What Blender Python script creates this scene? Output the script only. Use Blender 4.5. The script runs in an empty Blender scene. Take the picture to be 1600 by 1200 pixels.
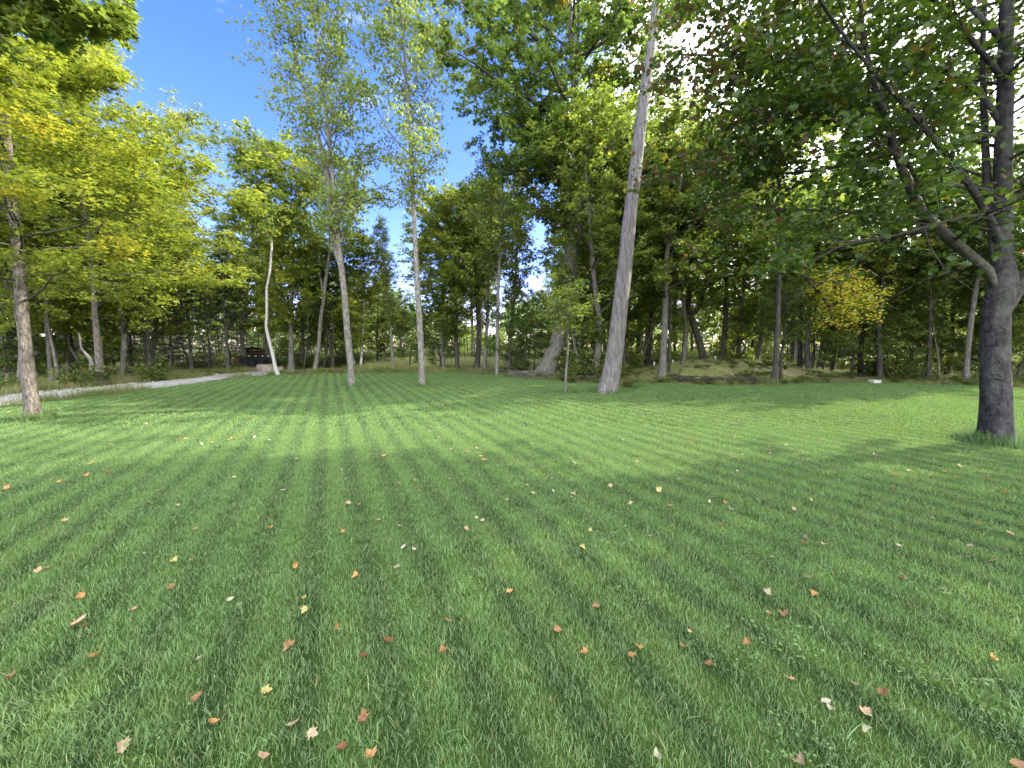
import bpy, math, random
import numpy as np
from mathutils import noise as mnoise, Vector

# ------------------------------------------------------------------ scene, camera, light
SC = bpy.context.scene
COL = SC.collection
F = 610.0                       # focal length in pixels of the 1600 px wide photograph
CAMZ = 1.6
TILT = math.atan(60.0 / F)
cam_d = bpy.data.cameras.new('camera')
cam_d.sensor_width = 36.0
cam_d.lens = 36.0 * F / 1600.0
cam_d.clip_start = 0.05
cam_d.clip_end = 3000.0
cam = bpy.data.objects.new('camera', cam_d)
COL.objects.link(cam)
cam.location = (0, 0, CAMZ)
cam.rotation_euler = (math.pi / 2 - TILT, 0, 0)
SC.camera = cam

SUN_AZ, SUN_EL = math.radians(72), math.radians(30)      # azimuth from the view direction (+Y) towards +X
SV = Vector((math.sin(SUN_AZ) * math.cos(SUN_EL), math.cos(SUN_AZ) * math.cos(SUN_EL), math.sin(SUN_EL)))
sun_d = bpy.data.lights.new('sun', 'SUN')
sun_d.energy = 3.3
sun_d.angle = math.radians(0.8)
sun_d.color = (1.0, 0.93, 0.80)
sun = bpy.data.objects.new('sun', sun_d)
COL.objects.link(sun)
sun.rotation_euler = (-SV).to_track_quat('-Z', 'Y').to_euler()

W = bpy.data.worlds.new('World')
SC.world = W
W.use_nodes = True
nt = W.node_tree
nt.nodes.clear()
def N(t, ty, **kw):
    n = t.nodes.new(ty)
    for k, v in kw.items():
        if k in n.bl_rna.properties: setattr(n, k, v)
        else: n.inputs[k].default_value = v
    return n
sky = N(nt, 'ShaderNodeTexSky', sky_type='NISHITA', sun_disc=False)
sky.sun_elevation = SUN_EL
sky.sun_rotation = SUN_AZ
sky.air_density = 1.0; sky.dust_density = 0.55; sky.ozone_density = 2.5
hsv = N(nt, 'ShaderNodeHueSaturation')
hsv.inputs['Saturation'].default_value = 1.25
hsv.inputs['Value'].default_value = 1.0
tint = N(nt, 'ShaderNodeMixRGB', blend_type='MULTIPLY'); tint.inputs['Fac'].default_value = 1.0; tint.inputs['Color2'].default_value = (0.97, 0.79, 1.10, 1)
nt.links.new(sky.outputs[0], tint.inputs['Color1']); nt.links.new(tint.outputs[0], hsv.inputs['Color'])
tc = N(nt, 'ShaderNodeTexCoord')
mp = N(nt, 'ShaderNodeMapping'); mp.inputs['Scale'].default_value = (1.6, 1.6, 4.0)
mp.inputs['Location'].default_value = (3.1, 1.7, 0.4)
nt.links.new(tc.outputs['Generated'], mp.inputs['Vector'])
nz = N(nt, 'ShaderNodeTexNoise'); nz.inputs['Scale'].default_value = 1.6; nz.inputs['Detail'].default_value = 7; nz.inputs['Roughness'].default_value = 0.55
nt.links.new(mp.outputs[0], nz.inputs['Vector'])
dt = N(nt, 'ShaderNodeVectorMath', operation='DOT_PRODUCT')
cdir = Vector((0.82, 1.07, 0.72)).normalized()
dt.inputs[1].default_value = cdir
nt.links.new(tc.outputs['Generated'], dt.inputs[0])
mr = N(nt, 'ShaderNodeMapRange'); mr.inputs['From Min'].default_value = 0.845; mr.inputs['From Max'].default_value = 0.96
mr.inputs['To Min'].default_value = -0.12; mr.inputs['To Max'].default_value = 0.40
nt.links.new(dt.outputs['Value'], mr.inputs['Value'])
# extra unseen cloud added overhead and behind the camera to lift ambient light
dt2 = N(nt, 'ShaderNodeVectorMath', operation='DOT_PRODUCT')
dt2.inputs[1].default_value = Vector((0.45, -0.75, 0.55)).normalized()
nt.links.new(tc.outputs['Generated'], dt2.inputs[0])
mr2 = N(nt, 'ShaderNodeMapRange'); mr2.inputs['From Min'].default_value = 0.05; mr2.inputs['From Max'].default_value = 0.55
mr2.inputs['To Min'].default_value = -0.12; mr2.inputs['To Max'].default_value = 0.26
nt.links.new(dt2.outputs['Value'], mr2.inputs['Value'])
mxx = N(nt, 'ShaderNodeMath', operation='MAXIMUM')
nt.links.new(mr.outputs[0], mxx.inputs[0]); nt.links.new(mr2.outputs[0], mxx.inputs[1])
ad = N(nt, 'ShaderNodeMath', operation='ADD')
nt.links.new(nz.outputs['Fac'], ad.inputs[0]); nt.links.new(mxx.outputs[0], ad.inputs[1])
cm = N(nt, 'ShaderNodeMapRange', interpolation_type='SMOOTHSTEP'); cm.inputs['From Min'].default_value = 0.50; cm.inputs['From Max'].default_value = 0.74
nt.links.new(ad.outputs[0], cm.inputs['Value'])
mx = N(nt, 'ShaderNodeMixRGB')
mx.inputs['Color2'].default_value = (10.5, 10.8, 11.2, 1)
nt.links.new(cm.outputs[0], mx.inputs['Fac']); nt.links.new(hsv.outputs[0], mx.inputs['Color1'])
bg = N(nt, 'ShaderNodeBackground'); bg.inputs['Strength'].default_value = 0.12
nt.links.new(mx.outputs[0], bg.inputs['Color'])
wo = N(nt, 'ShaderNodeOutputWorld')
nt.links.new(bg.outputs[0], wo.inputs['Surface'])

SC.view_settings.view_transform = 'Standard'
SC.view_settings.look = 'None'
SC.view_settings.gamma = 1.0
SC.view_settings.use_curve_mapping = False
SC.view_settings.exposure = 2.3
SC.cycles.max_bounces = 7
SC.cycles.diffuse_bounces = 4
SC.cycles.glossy_bounces = 2
SC.cycles.transmission_bounces = 4
SC.cycles.transparent_max_bounces = 4
SC.cycles.sample_clamp_indirect = 6

# ------------------------------------------------------------------ geometry helpers
R0 = np.random.default_rng(11)
random.seed(5)
CA, SA = math.cos(TILT), math.sin(TILT)
def ray(px, py):
    X, V = (px - 800) / F, -(py - 600) / F
    return np.array([X, CA + V * SA, -SA + V * CA])
def gp(px, py, z=0.0):
    """where the sight line of photograph point (px, py) meets the ground"""
    d = ray(px, py)
    t = (z - CAMZ) / d[2]
    return np.array([0, 0, CAMZ]) + d * t
def at(px, py, Y):
    d = ray(px, py)
    return np.array([0, 0, CAMZ]) + d * (Y / d[1])
def proj(p):
    x, y, z = p[0], p[1], p[2] - CAMZ
    f = y * CA - z * SA
    u = y * SA + z * CA
    return 800 + F * x / f, 600 - F * u / f

def fast_mesh(name, V, Fc, mat=None, col=None, smooth=False):
    V = np.asarray(V, np.float32); Fc = np.asarray(Fc, np.int32)
    me = bpy.data.meshes.new(name)
    k = Fc.shape[1]
    me.vertices.add(len(V)); me.vertices.foreach_set('co', V.ravel())
    me.loops.add(Fc.size); me.loops.foreach_set('vertex_index', Fc.ravel())
    me.polygons.add(len(Fc))
    me.polygons.foreach_set('loop_start', np.arange(0, Fc.size, k, dtype=np.int32))
    me.polygons.foreach_set('loop_total', np.full(len(Fc), k, np.int32))
    me.polygons.foreach_set('use_smooth', np.full(len(Fc), smooth, bool))
    if col is not None:
        a = me.attributes.new('col', 'FLOAT_COLOR', 'POINT')
        c = np.ones((len(V), 4), np.float32); c[:, :col.shape[1]] = col
        a.data.foreach_set('color', c.ravel())
    me.update(calc_edges=True)
    if mat: me.materials.append(mat)
    return me
def obj(name, me, parent=None, loc=None, **props):
    o = bpy.data.objects.new(name, me); COL.objects.link(o)
    if parent is not None: o.parent = parent
    if loc is not None: o.location = loc
    for k, v in props.items(): o[k] = v
    return o
def thing(name, label, cat, loc=(0, 0, 0), rotz=0.0, group=None):
    o = bpy.data.objects.new(name, None); COL.objects.link(o)
    o.empty_display_size = 0.2
    o.location = loc; o.rotation_euler = (0, 0, rotz)
    o['label'] = label; o['category'] = cat
    if group: o['group'] = group
    return o
def dup(root, loc, rotz=0.0, scale=1.0, label=None, group=None):
    r = root.copy(); COL.objects.link(r)
    r.location = loc; r.rotation_euler = (0, 0, rotz)
    r.scale = (scale, scale, scale) if np.isscalar(scale) else scale
    if label: r['label'] = label
    if group: r['group'] = group
    for ch in KIDS[root.name]:
        c = ch.copy(); COL.objects.link(c); c.parent = r
    return r
KIDS = {}

def norm(a): return a / np.maximum(np.linalg.norm(a, axis=-1, keepdims=True), 1e-9)
def resample(P, Rr, n):
    """Catmull-Rom through the given points"""
    P = np.asarray(P, float); Rr = np.asarray(Rr, float)
    Q = np.vstack([2 * P[0] - P[1], P, 2 * P[-1] - P[-2]])
    q = np.concatenate([[Rr[0]], Rr, [Rr[-1]]])
    seg = np.linalg.norm(np.diff(P, axis=0), axis=1); cum = np.concatenate([[0], np.cumsum(seg)])
    s = np.linspace(0, cum[-1], n)
    i = np.clip(np.searchsorted(cum, s, 'right') - 1, 0, len(P) - 2)
    t = ((s - cum[i]) / seg[i])[:, None]
    p0, p1, p2, p3 = Q[i], Q[i + 1], Q[i + 2], Q[i + 3]
    out = 0.5 * ((2 * p1) + (-p0 + p2) * t + (2 * p0 - 5 * p1 + 4 * p2 - p3) * t ** 2 + (-p0 + 3 * p1 - 3 * p2 + p3) * t ** 3)
    return out, np.interp(s, cum, Rr)
def tubes(P, Rr, sides):
    """P [B,K,3], Rr [B,K] -> quads"""
    B, K, _ = P.shape
    T = np.gradient(P, axis=1); T = norm(T)
    ref = np.where(np.abs(T[..., 2:3]) > 0.9, np.array([1.0, 0, 0]), np.array([0, 0, 1.0]))
    # one reference per branch keeps the rings from twisting
    r0 = np.where(np.abs(norm(P[:, -1] - P[:, 0])[:, 2:3]) > 0.8, np.array([1.0, 0, 0]), np.array([0, 0, 1.0]))[:, None, :]
    A = norm(np.cross(T, np.broadcast_to(r0, T.shape))); Bv = np.cross(T, A)
    th = np.linspace(0, 2 * np.pi, sides, endpoint=False)
    V = P[:, :, None, :] + Rr[:, :, None, None] * (np.cos(th)[None, None, :, None] * A[:, :, None, :] + np.sin(th)[None, None, :, None] * Bv[:, :, None, :])
    V = V.reshape(-1, 3)
    b = np.arange(B)[:, None, None]; k = np.arange(K - 1)[None, :, None]; s = np.arange(sides)[None, None, :]
    s2 = (s + 1) % sides
    i = lambda kk, ss: (b * K + kk) * sides + ss
    Fq = np.stack(np.broadcast_arrays(i(k, s), i(k, s2), i(k + 1, s2), i(k + 1, s)), -1).reshape(-1, 4)
    return V, Fq
def join_q(parts):
    V, Fq, o = [], [], 0
    for v, f in parts:
        V.append(v); Fq.append(f + o); o += len(v)
    return np.concatenate(V), np.concatenate(Fq)
def cap_quads(n, start):
    """close a ring of n vertices (n even) with quads"""
    return np.array([[start + a, start + a + 1, start + n - 2 - a, start + n - 1 - a] for a in range(0, n // 2 - 1)])[:, ::1]

# ------------------------------------------------------------------ materials
def mat(name):
    m = bpy.data.materials.new(name); m.use_nodes = True
    t = m.node_tree; t.nodes.clear()
    out = t.nodes.new('ShaderNodeOutputMaterial')
    return m, t, out
def rgb(c): return (c[0], c[1], c[2], 1)
def ramp(t, fac, stops):
    r = t.nodes.new('ShaderNodeValToRGB')
    el = r.color_ramp.elements
    while len(el) < len(stops): el.new(0.5)
    for e, (p, c) in zip(el, stops): e.position = p; e.color = rgb(c) if not np.isscalar(c) else (c, c, c, 1)
    t.links.new(fac, r.inputs[0])
    return r.outputs[0]
def mixc(t, fac, a, b, mode='MIX'):
    m = t.nodes.new('ShaderNodeMixRGB'); m.blend_type = mode
    for s, v in (('Fac', fac), ('Color1', a), ('Color2', b)):
        if hasattr(v, 'is_output'): t.links.new(v, m.inputs[s])
        elif s == 'Fac': m.inputs[s].default_value = v
        else: m.inputs[s].default_value = rgb(v)
    return m.outputs[0]
def noisef(t, vec, scale, detail=4, rough=0.6):
    n = t.nodes.new('ShaderNodeTexNoise'); n.inputs['Scale'].default_value = scale
    n.inputs['Detail'].default_value = detail; n.inputs['Roughness'].default_value = rough
    if vec is not None: t.links.new(vec, n.inputs['Vector'])
    return n.outputs['Fac']
def mathn(t, op, a, b=None, c=None):
    m = t.nodes.new('ShaderNodeMath'); m.operation = op
    for i, v in enumerate((a, b, c)):
        if v is None: continue
        if hasattr(v, 'is_output'): t.links.new(v, m.inputs[i])
        else: m.inputs[i].default_value = v
    return m.outputs[0]
def mapping(t, vec, scale=(1, 1, 1), rot=(0, 0, 0)):
    m = t.nodes.new('ShaderNodeMapping'); m.inputs['Scale'].default_value = scale; m.inputs['Rotation'].default_value = rot
    t.links.new(vec, m.inputs['Vector']); return m.outputs[0]
def pos(t): return t.nodes.new('ShaderNodeNewGeometry').outputs['Position']
def objc(t): return t.nodes.new('ShaderNodeTexCoord').outputs['Object']
def attr_rgb(t):
    a = t.nodes.new('ShaderNodeAttribute'); a.attribute_name = 'col'
    s = t.nodes.new('ShaderNodeSeparateColor'); t.links.new(a.outputs['Color'], s.inputs[0])
    return s.outputs[0], s.outputs[1], s.outputs[2]
def bump(t, h, strength, dist=0.02):
    b = t.nodes.new('ShaderNodeBump'); b.inputs['Strength'].default_value = strength; b.inputs['Distance'].default_value = dist
    t.links.new(h, b.inputs['Height']); return b.outputs[0]
def princ(t, col, rough=0.7, spec=0.3, normal=None):
    p = t.nodes.new('ShaderNodeBsdfPrincipled')
    p.inputs['Roughness'].default_value = rough
    p.inputs['Specular IOR Level'].default_value = spec
    if hasattr(col, 'is_output'): t.links.new(col, p.inputs['Base Color'])
    else: p.inputs['Base Color'].default_value = rgb(col)
    if normal is not None: t.links.new(normal, p.inputs['Normal'])
    return p.outputs[0]

def leaf_mat(name, dark, light, autumn, back=(0.10, 0.14, 0.03), trans=0.4, rough=0.5, spec=0.35, shift=0.12):
    """col.r: leaf by leaf variation, col.g: spray by spray variation, col.b: how far the leaf has turned"""
    m, t, out = mat(name)
    r, g, b = attr_rgb(t)
    oi = t.nodes.new('ShaderNodeObjectInfo').outputs['Random']
    f = mathn(t, 'ADD', mathn(t, 'MULTIPLY', r, 0.55), mathn(t, 'MULTIPLY', g, 0.45))
    f2 = mathn(t, 'ADD', f, mathn(t, 'MULTIPLY', mathn(t, 'SUBTRACT', oi, 0.5), shift * 3))
    c = mixc(t, f2, dark, light)
    c = mixc(t, b, c, autumn)
    hs = t.nodes.new('ShaderNodeHueSaturation')
    t.links.new(c, hs.inputs['Color'])
    t.links.new(mathn(t, 'ADD', 0.5 - shift * 0.08, mathn(t, 'MULTIPLY', oi, shift * 0.16)), hs.inputs['Hue'])
    c = hs.outputs[0]
    p = princ(t, c, rough, spec)
    tr = t.nodes.new('ShaderNodeBsdfTranslucent')
    tcol = mixc(t, 1.0, c, (1.85, 1.75, 0.90), 'MULTIPLY')
    t.links.new(tcol, tr.inputs['Color'])
    ms = t.nodes.new('ShaderNodeMixShader'); ms.inputs[0].default_value = trans
    t.links.new(p, ms.inputs[1]); t.links.new(tr.outputs[0], ms.inputs[2])
    t.links.new(ms.outputs[0], out.inputs['Surface'])
    return m

M = {}
M['leaf_yellowmaple'] = leaf_mat('maple leaves in sunlit yellow', (0.105, 0.162, 0.026), (0.255, 0.295, 0.050), (0.33, 0.32, 0.05), trans=0.48)  # yellow cast of sunlit leaves is put into the colour
M['leaf_maple'] = leaf_mat('maple leaves', (0.078, 0.130, 0.028), (0.190, 0.245, 0.055), (0.31, 0.30, 0.05), trans=0.50)
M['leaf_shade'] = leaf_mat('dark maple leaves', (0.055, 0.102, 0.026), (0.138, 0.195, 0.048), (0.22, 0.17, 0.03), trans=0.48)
M['leaf_poplar'] = leaf_mat('poplar leaves', (0.105, 0.155, 0.035), (0.200, 0.255, 0.060), (0.32, 0.30, 0.04), trans=0.35, rough=0.5, spec=0.3)
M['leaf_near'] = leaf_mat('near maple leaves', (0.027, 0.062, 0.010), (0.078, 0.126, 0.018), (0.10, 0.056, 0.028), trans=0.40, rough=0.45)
M['leaf_orange'] = leaf_mat('turned maple leaves', (0.26, 0.32, 0.03), (0.46, 0.42, 0.05), (0.52, 0.22, 0.06), trans=0.42)
M['needle'] = leaf_mat('spruce needles', (0.035, 0.060, 0.022), (0.080, 0.115, 0.040), (0.10, 0.07, 0.04), trans=0.08, rough=0.7)
M['leaf_under'] = leaf_mat('undergrowth leaves', (0.030, 0.060, 0.012), (0.095, 0.130, 0.025), (0.22, 0.18, 0.05), trans=0.4)

def bark_mat(name, dark, light, sx=14, sz=2.6, strength=0.8, spots=None, lichen=0.25, white=False, crack=0.32):
    m, t, out = mat(name)
    o = objc(t)
    v = mapping(t, o, (sx, sx, sz))
    n1 = noisef(t, v, 1.0, 8, 0.65)
    n2 = noisef(t, mapping(t, o, (3, 3, 1.3)), 1.0, 4)
    n3 = noisef(t, o, 28, 5, 0.7)
    c = ramp(t, n1, [(0.38, dark), (0.50, [(a + b) / 2 for a, b in zip(dark, light)]), (0.62, light)])
    c = mixc(t, mathn(t, 'MULTIPLY', n3, 0.5), c, [x * 0.55 for x in light])
    c2 = mixc(t, mathn(t, 'MULTIPLY', ramp(t, n2, [(0.48, 0.0), (0.66, 1.0)]), lichen), c, (0.22, 0.25, 0.17))
    h = mathn(t, 'ADD', mathn(t, 'MULTIPLY', n1, 1.0), mathn(t, 'MULTIPLY', n3, 0.25))
    if white:
        w = noisef(t, mapping(t, o, (6, 6, 30)), 1.0, 3)
        c2 = mixc(t, ramp(t, w, [(0.60, 0.0), (0.68, 1.0)]), c2, (0.05, 0.045, 0.04))
    if not white:
        vc = t.nodes.new('ShaderNodeTexVoronoi'); vc.feature = 'DISTANCE_TO_EDGE'; vc.inputs['Scale'].default_value = 1.0
        wv = mixc(t, 0.12, mapping(t, o, (sx * 1.1, sx * 1.1, sz * 0.9)), n3)
        t.links.new(wv, vc.inputs['Vector'])
        ck = ramp(t, vc.outputs['Distance'], [(0.0, 1.0), (0.10, 0.35), (0.22, 0.0)])
        c2 = mixc(t, mathn(t, 'MULTIPLY', ck, crack), c2, [x * 0.45 for x in dark])
        h = mathn(t, 'SUBTRACT', h, mathn(t, 'MULTIPLY', ck, crack))
    if spots:
        vo = t.nodes.new('ShaderNodeTexVoronoi'); vo.inputs['Scale'].default_value = spots
        t.links.new(mapping(t, o, (1, 1, 0.6)), vo.inputs['Vector'])
        c2 = mixc(t, ramp(t, vo.outputs['Distance'], [(0.0, 1.0), (0.07, 0.8), (0.11, 0.0)]), c2, (0.02, 0.018, 0.016))
    p = princ(t, c2, 0.85, 0.2, bump(t, h, strength, 0.03))
    t.links.new(p, out.inputs['Surface'])
    return m
M['bark_maple'] = bark_mat('grey maple bark', (0.070, 0.056, 0.045), (0.27, 0.235, 0.20), 18, 7.0, 1.0, lichen=0.2)
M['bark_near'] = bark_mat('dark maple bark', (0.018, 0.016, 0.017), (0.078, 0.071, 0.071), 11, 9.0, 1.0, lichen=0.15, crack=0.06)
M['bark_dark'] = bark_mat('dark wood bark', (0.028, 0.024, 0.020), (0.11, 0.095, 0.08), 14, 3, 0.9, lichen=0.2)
M['bark_poplar'] = bark_mat('poplar bark', (0.10, 0.09, 0.075), (0.30, 0.28, 0.245), 14, 6, 0.8, spots=5.5, lichen=0.15)
M['bark_bare'] = bark_mat('weathered bare wood', (0.085, 0.075, 0.070), (0.29, 0.27, 0.26), 26, 2.0, 0.9, spots=4.2, lichen=0.05)
M['bark_white'] = bark_mat('white birch bark', (0.34, 0.325, 0.30), (0.56, 0.54, 0.50), 10, 10, 0.3, lichen=0.0, white=True)
M['bark_grey'] = bark_mat('pale grey bark', (0.075, 0.068, 0.058), (0.25, 0.23, 0.20), 16, 4, 0.9, lichen=0.25)
M['twig'] = bark_mat('twig bark', (0.026, 0.022, 0.019), (0.085, 0.074, 0.063), 10, 10, 0.2)
M['twig_pale'] = bark_mat('pale twig bark', (0.10, 0.09, 0.075), (0.24, 0.22, 0.19), 10, 10, 0.2)

# mown grass: position-based patches and the mower's narrow wheel lines, with the shading of bent blades painted in
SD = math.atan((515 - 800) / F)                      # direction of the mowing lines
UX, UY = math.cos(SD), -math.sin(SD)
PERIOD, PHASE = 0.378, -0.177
def grass_colour(t, blade=True):
    P = pos(t)
    s = t.nodes.new('ShaderNodeSeparateXYZ'); t.links.new(P, s.inputs[0])
    u = mathn(t, 'ADD', mathn(t, 'MULTIPLY', s.outputs[0], UX), mathn(t, 'MULTIPLY', s.outputs[1], UY))
    wob = noisef(t, P, 0.9, 2)
    u = mathn(t, 'ADD', u, mathn(t, 'MULTIPLY', mathn(t, 'SUBTRACT', wob, 0.5), 0.07))
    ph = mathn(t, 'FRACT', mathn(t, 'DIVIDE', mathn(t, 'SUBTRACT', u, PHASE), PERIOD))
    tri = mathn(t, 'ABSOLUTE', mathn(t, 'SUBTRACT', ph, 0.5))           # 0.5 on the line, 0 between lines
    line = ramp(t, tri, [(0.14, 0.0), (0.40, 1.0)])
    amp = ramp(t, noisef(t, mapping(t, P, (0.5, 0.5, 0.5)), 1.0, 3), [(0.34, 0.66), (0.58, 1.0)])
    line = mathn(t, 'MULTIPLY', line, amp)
    big = ramp(t, noisef(t, P, 0.55, 5, 0.65), [(0.36, 0.0), (0.64, 1.0)])
    fine = noisef(t, P, 6.0, 4, 0.7)
    c = mixc(t, big, (0.062, 0.138, 0.027), (0.100, 0.170, 0.029))
    c = mixc(t, ramp(t, fine, [(0.45, 0.0), (0.75, 0.7)]), c, (0.125, 0.235, 0.050))
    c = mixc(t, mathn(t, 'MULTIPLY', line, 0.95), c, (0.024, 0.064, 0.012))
    # tired yellow patches
    yl = ramp(t, noisef(t, mapping(t, P, (1.1, 1.1, 1.1)), 1.3, 5, 0.7), [(0.62, 0.0), (0.74, 0.55)])
    c = mixc(t, yl, c, (0.19, 0.19, 0.065))
    th = ramp(t, noisef(t, P, 0.75, 6, 0.75), [(0.60, 0.0), (0.72, 0.5)])
    c = mixc(t, th, c, (0.15, 0.125, 0.065))
    return c, line
def blade_mat(name):
    m, t, out = mat(name)
    c, line = grass_colour(t)
    r, g, b = attr_rgb(t)
    c = mixc(t, mathn(t, 'MULTIPLY', r, 0.95), c, (0.240, 0.350, 0.160))
    c = mixc(t, b, c, (0.30, 0.26, 0.12))
    # the foot of a blade is paler/browner sheath
    p = princ(t, c, 0.55, 0.22)
    tr = t.nodes.new('ShaderNodeBsdfTranslucent')
    t.links.new(mixc(t, 1.0, c, (1.4, 1.5, 0.6), 'MULTIPLY'), tr.inputs['Color'])
    ms = t.nodes.new('ShaderNodeMixShader'); ms.inputs[0].default_value = 0.28
    t.links.new(p, ms.inputs[1]); t.links.new(tr.outputs[0], ms.inputs[2])
    t.links.new(ms.outputs[0], out.inputs['Surface'])
    return m
M['blade'] = blade_mat('grass blades')
m, t, out = mat('lawn turf')
c, line = grass_colour(t)
c = mixc(t, 0.6, c, (0.026, 0.034, 0.012))
t.links.new(princ(t, c, 0.9, 0.1, bump(t, noisef(t, pos(t), 60, 4, 0.8), 0.8, 0.02)), out.inputs['Surface'])
M['turf'] = m
def tall_mat(name, a, b, c3):
    m, t, out = mat(name)
    r, g, bb = attr_rgb(t)
    P = pos(t)
    c = mixc(t, r, a, b)
    c = mixc(t, ramp(t, noisef(t, P, 0.8, 4, 0.7), [(0.44, 0.0), (0.64, 0.65)]), c, c3)
    p = princ(t, c, 0.6, 0.2)
    tr = t.nodes.new('ShaderNodeBsdfTranslucent'); t.links.new(c, tr.inputs['Color'])
    ms = t.nodes.new('ShaderNodeMixShader'); ms.inputs[0].default_value = 0.3
    t.links.new(p, ms.inputs[1]); t.links.new(tr.outputs[0], ms.inputs[2])
    t.links.new(ms.outputs[0], out.inputs['Surface'])
    return m
M['rough'] = tall_mat('rough grass blades', (0.11, 0.155, 0.040), (0.22, 0.25, 0.07), (0.33, 0.27, 0.15))
M['straw'] = tall_mat('straw coloured grass', (0.30, 0.33, 0.11), (0.50, 0.46, 0.24), (0.34, 0.40, 0.13))
M['weed'] = tall_mat('fresh weeds', (0.10, 0.18, 0.055), (0.17, 0.26, 0.09), (0.14, 0.21, 0.07))

m, t, out = mat('forest floor')
P = pos(t)
c = ramp(t, noisef(t, P, 0.5, 8, 0.7), [(0.3, (0.045, 0.036, 0.024)), (0.5, (0.075, 0.060, 0.038)), (0.62, (0.055, 0.065, 0.026)), (0.75, (0.11, 0.095, 0.055))])
c = mixc(t, ramp(t, noisef(t, P, 22, 4, 0.8), [(0.5, 0.0), (0.75, 0.8)]), c, (0.17, 0.125, 0.075))
t.links.new(princ(t, c, 0.95, 0.1, bump(t, noisef(t, P, 9, 8, 0.8), 1.0, 0.12)), out.inputs['Surface'])
M['floor'] = m
m, t, out = mat('pale gravel')
P = pos(t)
vo = t.nodes.new('ShaderNodeTexVoronoi'); vo.inputs['Scale'].default_value = 34; t.links.new(P, vo.inputs['Vector'])
c = mixc(t, 0.75, (0.30, 0.285, 0.28), vo.outputs['Color'], 'SOFT_LIGHT')
c = mixc(t, ramp(t, noisef(t, P, 1.2, 5, 0.7), [(0.35, 0.0), (0.7, 0.6)]), c, (0.20, 0.19, 0.18))
bw = t.nodes.new('ShaderNodeHueSaturation'); bw.inputs['Saturation'].default_value = 0.25; t.links.new(c, bw.inputs['Color'])
t.links.new(princ(t, bw.outputs[0], 0.9, 0.2, bump(t, vo.outputs['Distance'], 0.9, 0.03)), out.inputs['Surface'])
M['gravel'] = m
m, t, out = mat('dry mound soil')
P = pos(t)
c = ramp(t, noisef(t, P, 0.7, 6, 0.7), [(0.35, (0.24, 0.28, 0.10)), (0.5, (0.36, 0.33, 0.18)), (0.65, (0.55, 0.46, 0.33))])
t.links.new(princ(t, c, 0.95, 0.1, bump(t, noisef(t, P, 14, 6, 0.8), 1.0, 0.08)), out.inputs['Surface'])
M['mound'] = m
def stone_mat(name, a, b):
    m, t, out = mat(name); o = objc(t)
    c = ramp(t, noisef(t, o, 3.0, 8, 0.65), [(0.32, a), (0.68, b)])
    c = mixc(t, ramp(t, noisef(t, o, 26, 4, 0.8), [(0.5, 0.0), (0.72, 0.6)]), c, [x * 0.5 for x in a])
    t.links.new(princ(t, c, 0.85, 0.25, bump(t, noisef(t, o, 7, 9, 0.75), 0.9, 0.06)), out.inputs['Surface'])
    return m
M['stone_pink'] = stone_mat('pinkish granite', (0.22, 0.165, 0.135), (0.40, 0.34, 0.29))
M['stone_grey'] = stone_mat('pale limestone', (0.32, 0.31, 0.27), (0.58, 0.56, 0.50))
M['stone_moss'] = stone_mat('mossy stone', (0.12, 0.14, 0.08), (0.28, 0.28, 0.20))
def plain(name, c, rough=0.6, spec=0.3, var=0.25, scale=9, stretch=(1, 1, 1), metal=0):
    m, t, out = mat(name); o = objc(t)
    n = noisef(t, mapping(t, o, stretch), scale, 6, 0.7)
    cc = ramp(t, n, [(0.3, [x * (1 - var) for x in c]), (0.7, [min(1, x * (1 + var)) for x in c])])
    t.links.new(princ(t, cc, rough, spec, bump(t, n, 0.25, 0.01)), out.inputs['Surface'])
    return m
M['black_steel'] = plain('black painted steel', (0.012, 0.012, 0.014), 0.4, 0.5)
M['tyre'] = plain('tyre rubber', (0.018, 0.018, 0.018), 0.85)
M['white_plastic'] = plain('white plastic', (0.72, 0.72, 0.68), 0.45, 0.4, 0.08)
M['board'] = plain('weathered pale board', (0.42, 0.39, 0.34), 0.8, 0.2, 0.2, 6, (1, 8, 8))
M['brown_wood'] = plain('dark stained wood', (0.075, 0.045, 0.030), 0.85, 0.2, 0.35, 6, (1, 8, 8))
M['log_end'] = plain('split firewood', (0.26, 0.17, 0.10), 0.9, 0.1, 0.35)
M['reflector'] = plain('pale reflector', (0.65, 0.60, 0.52), 0.3, 0.6, 0.1)
M['stub'] = plain('grey dead wood', (0.24, 0.22, 0.20), 0.9, 0.1, 0.3)

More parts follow.
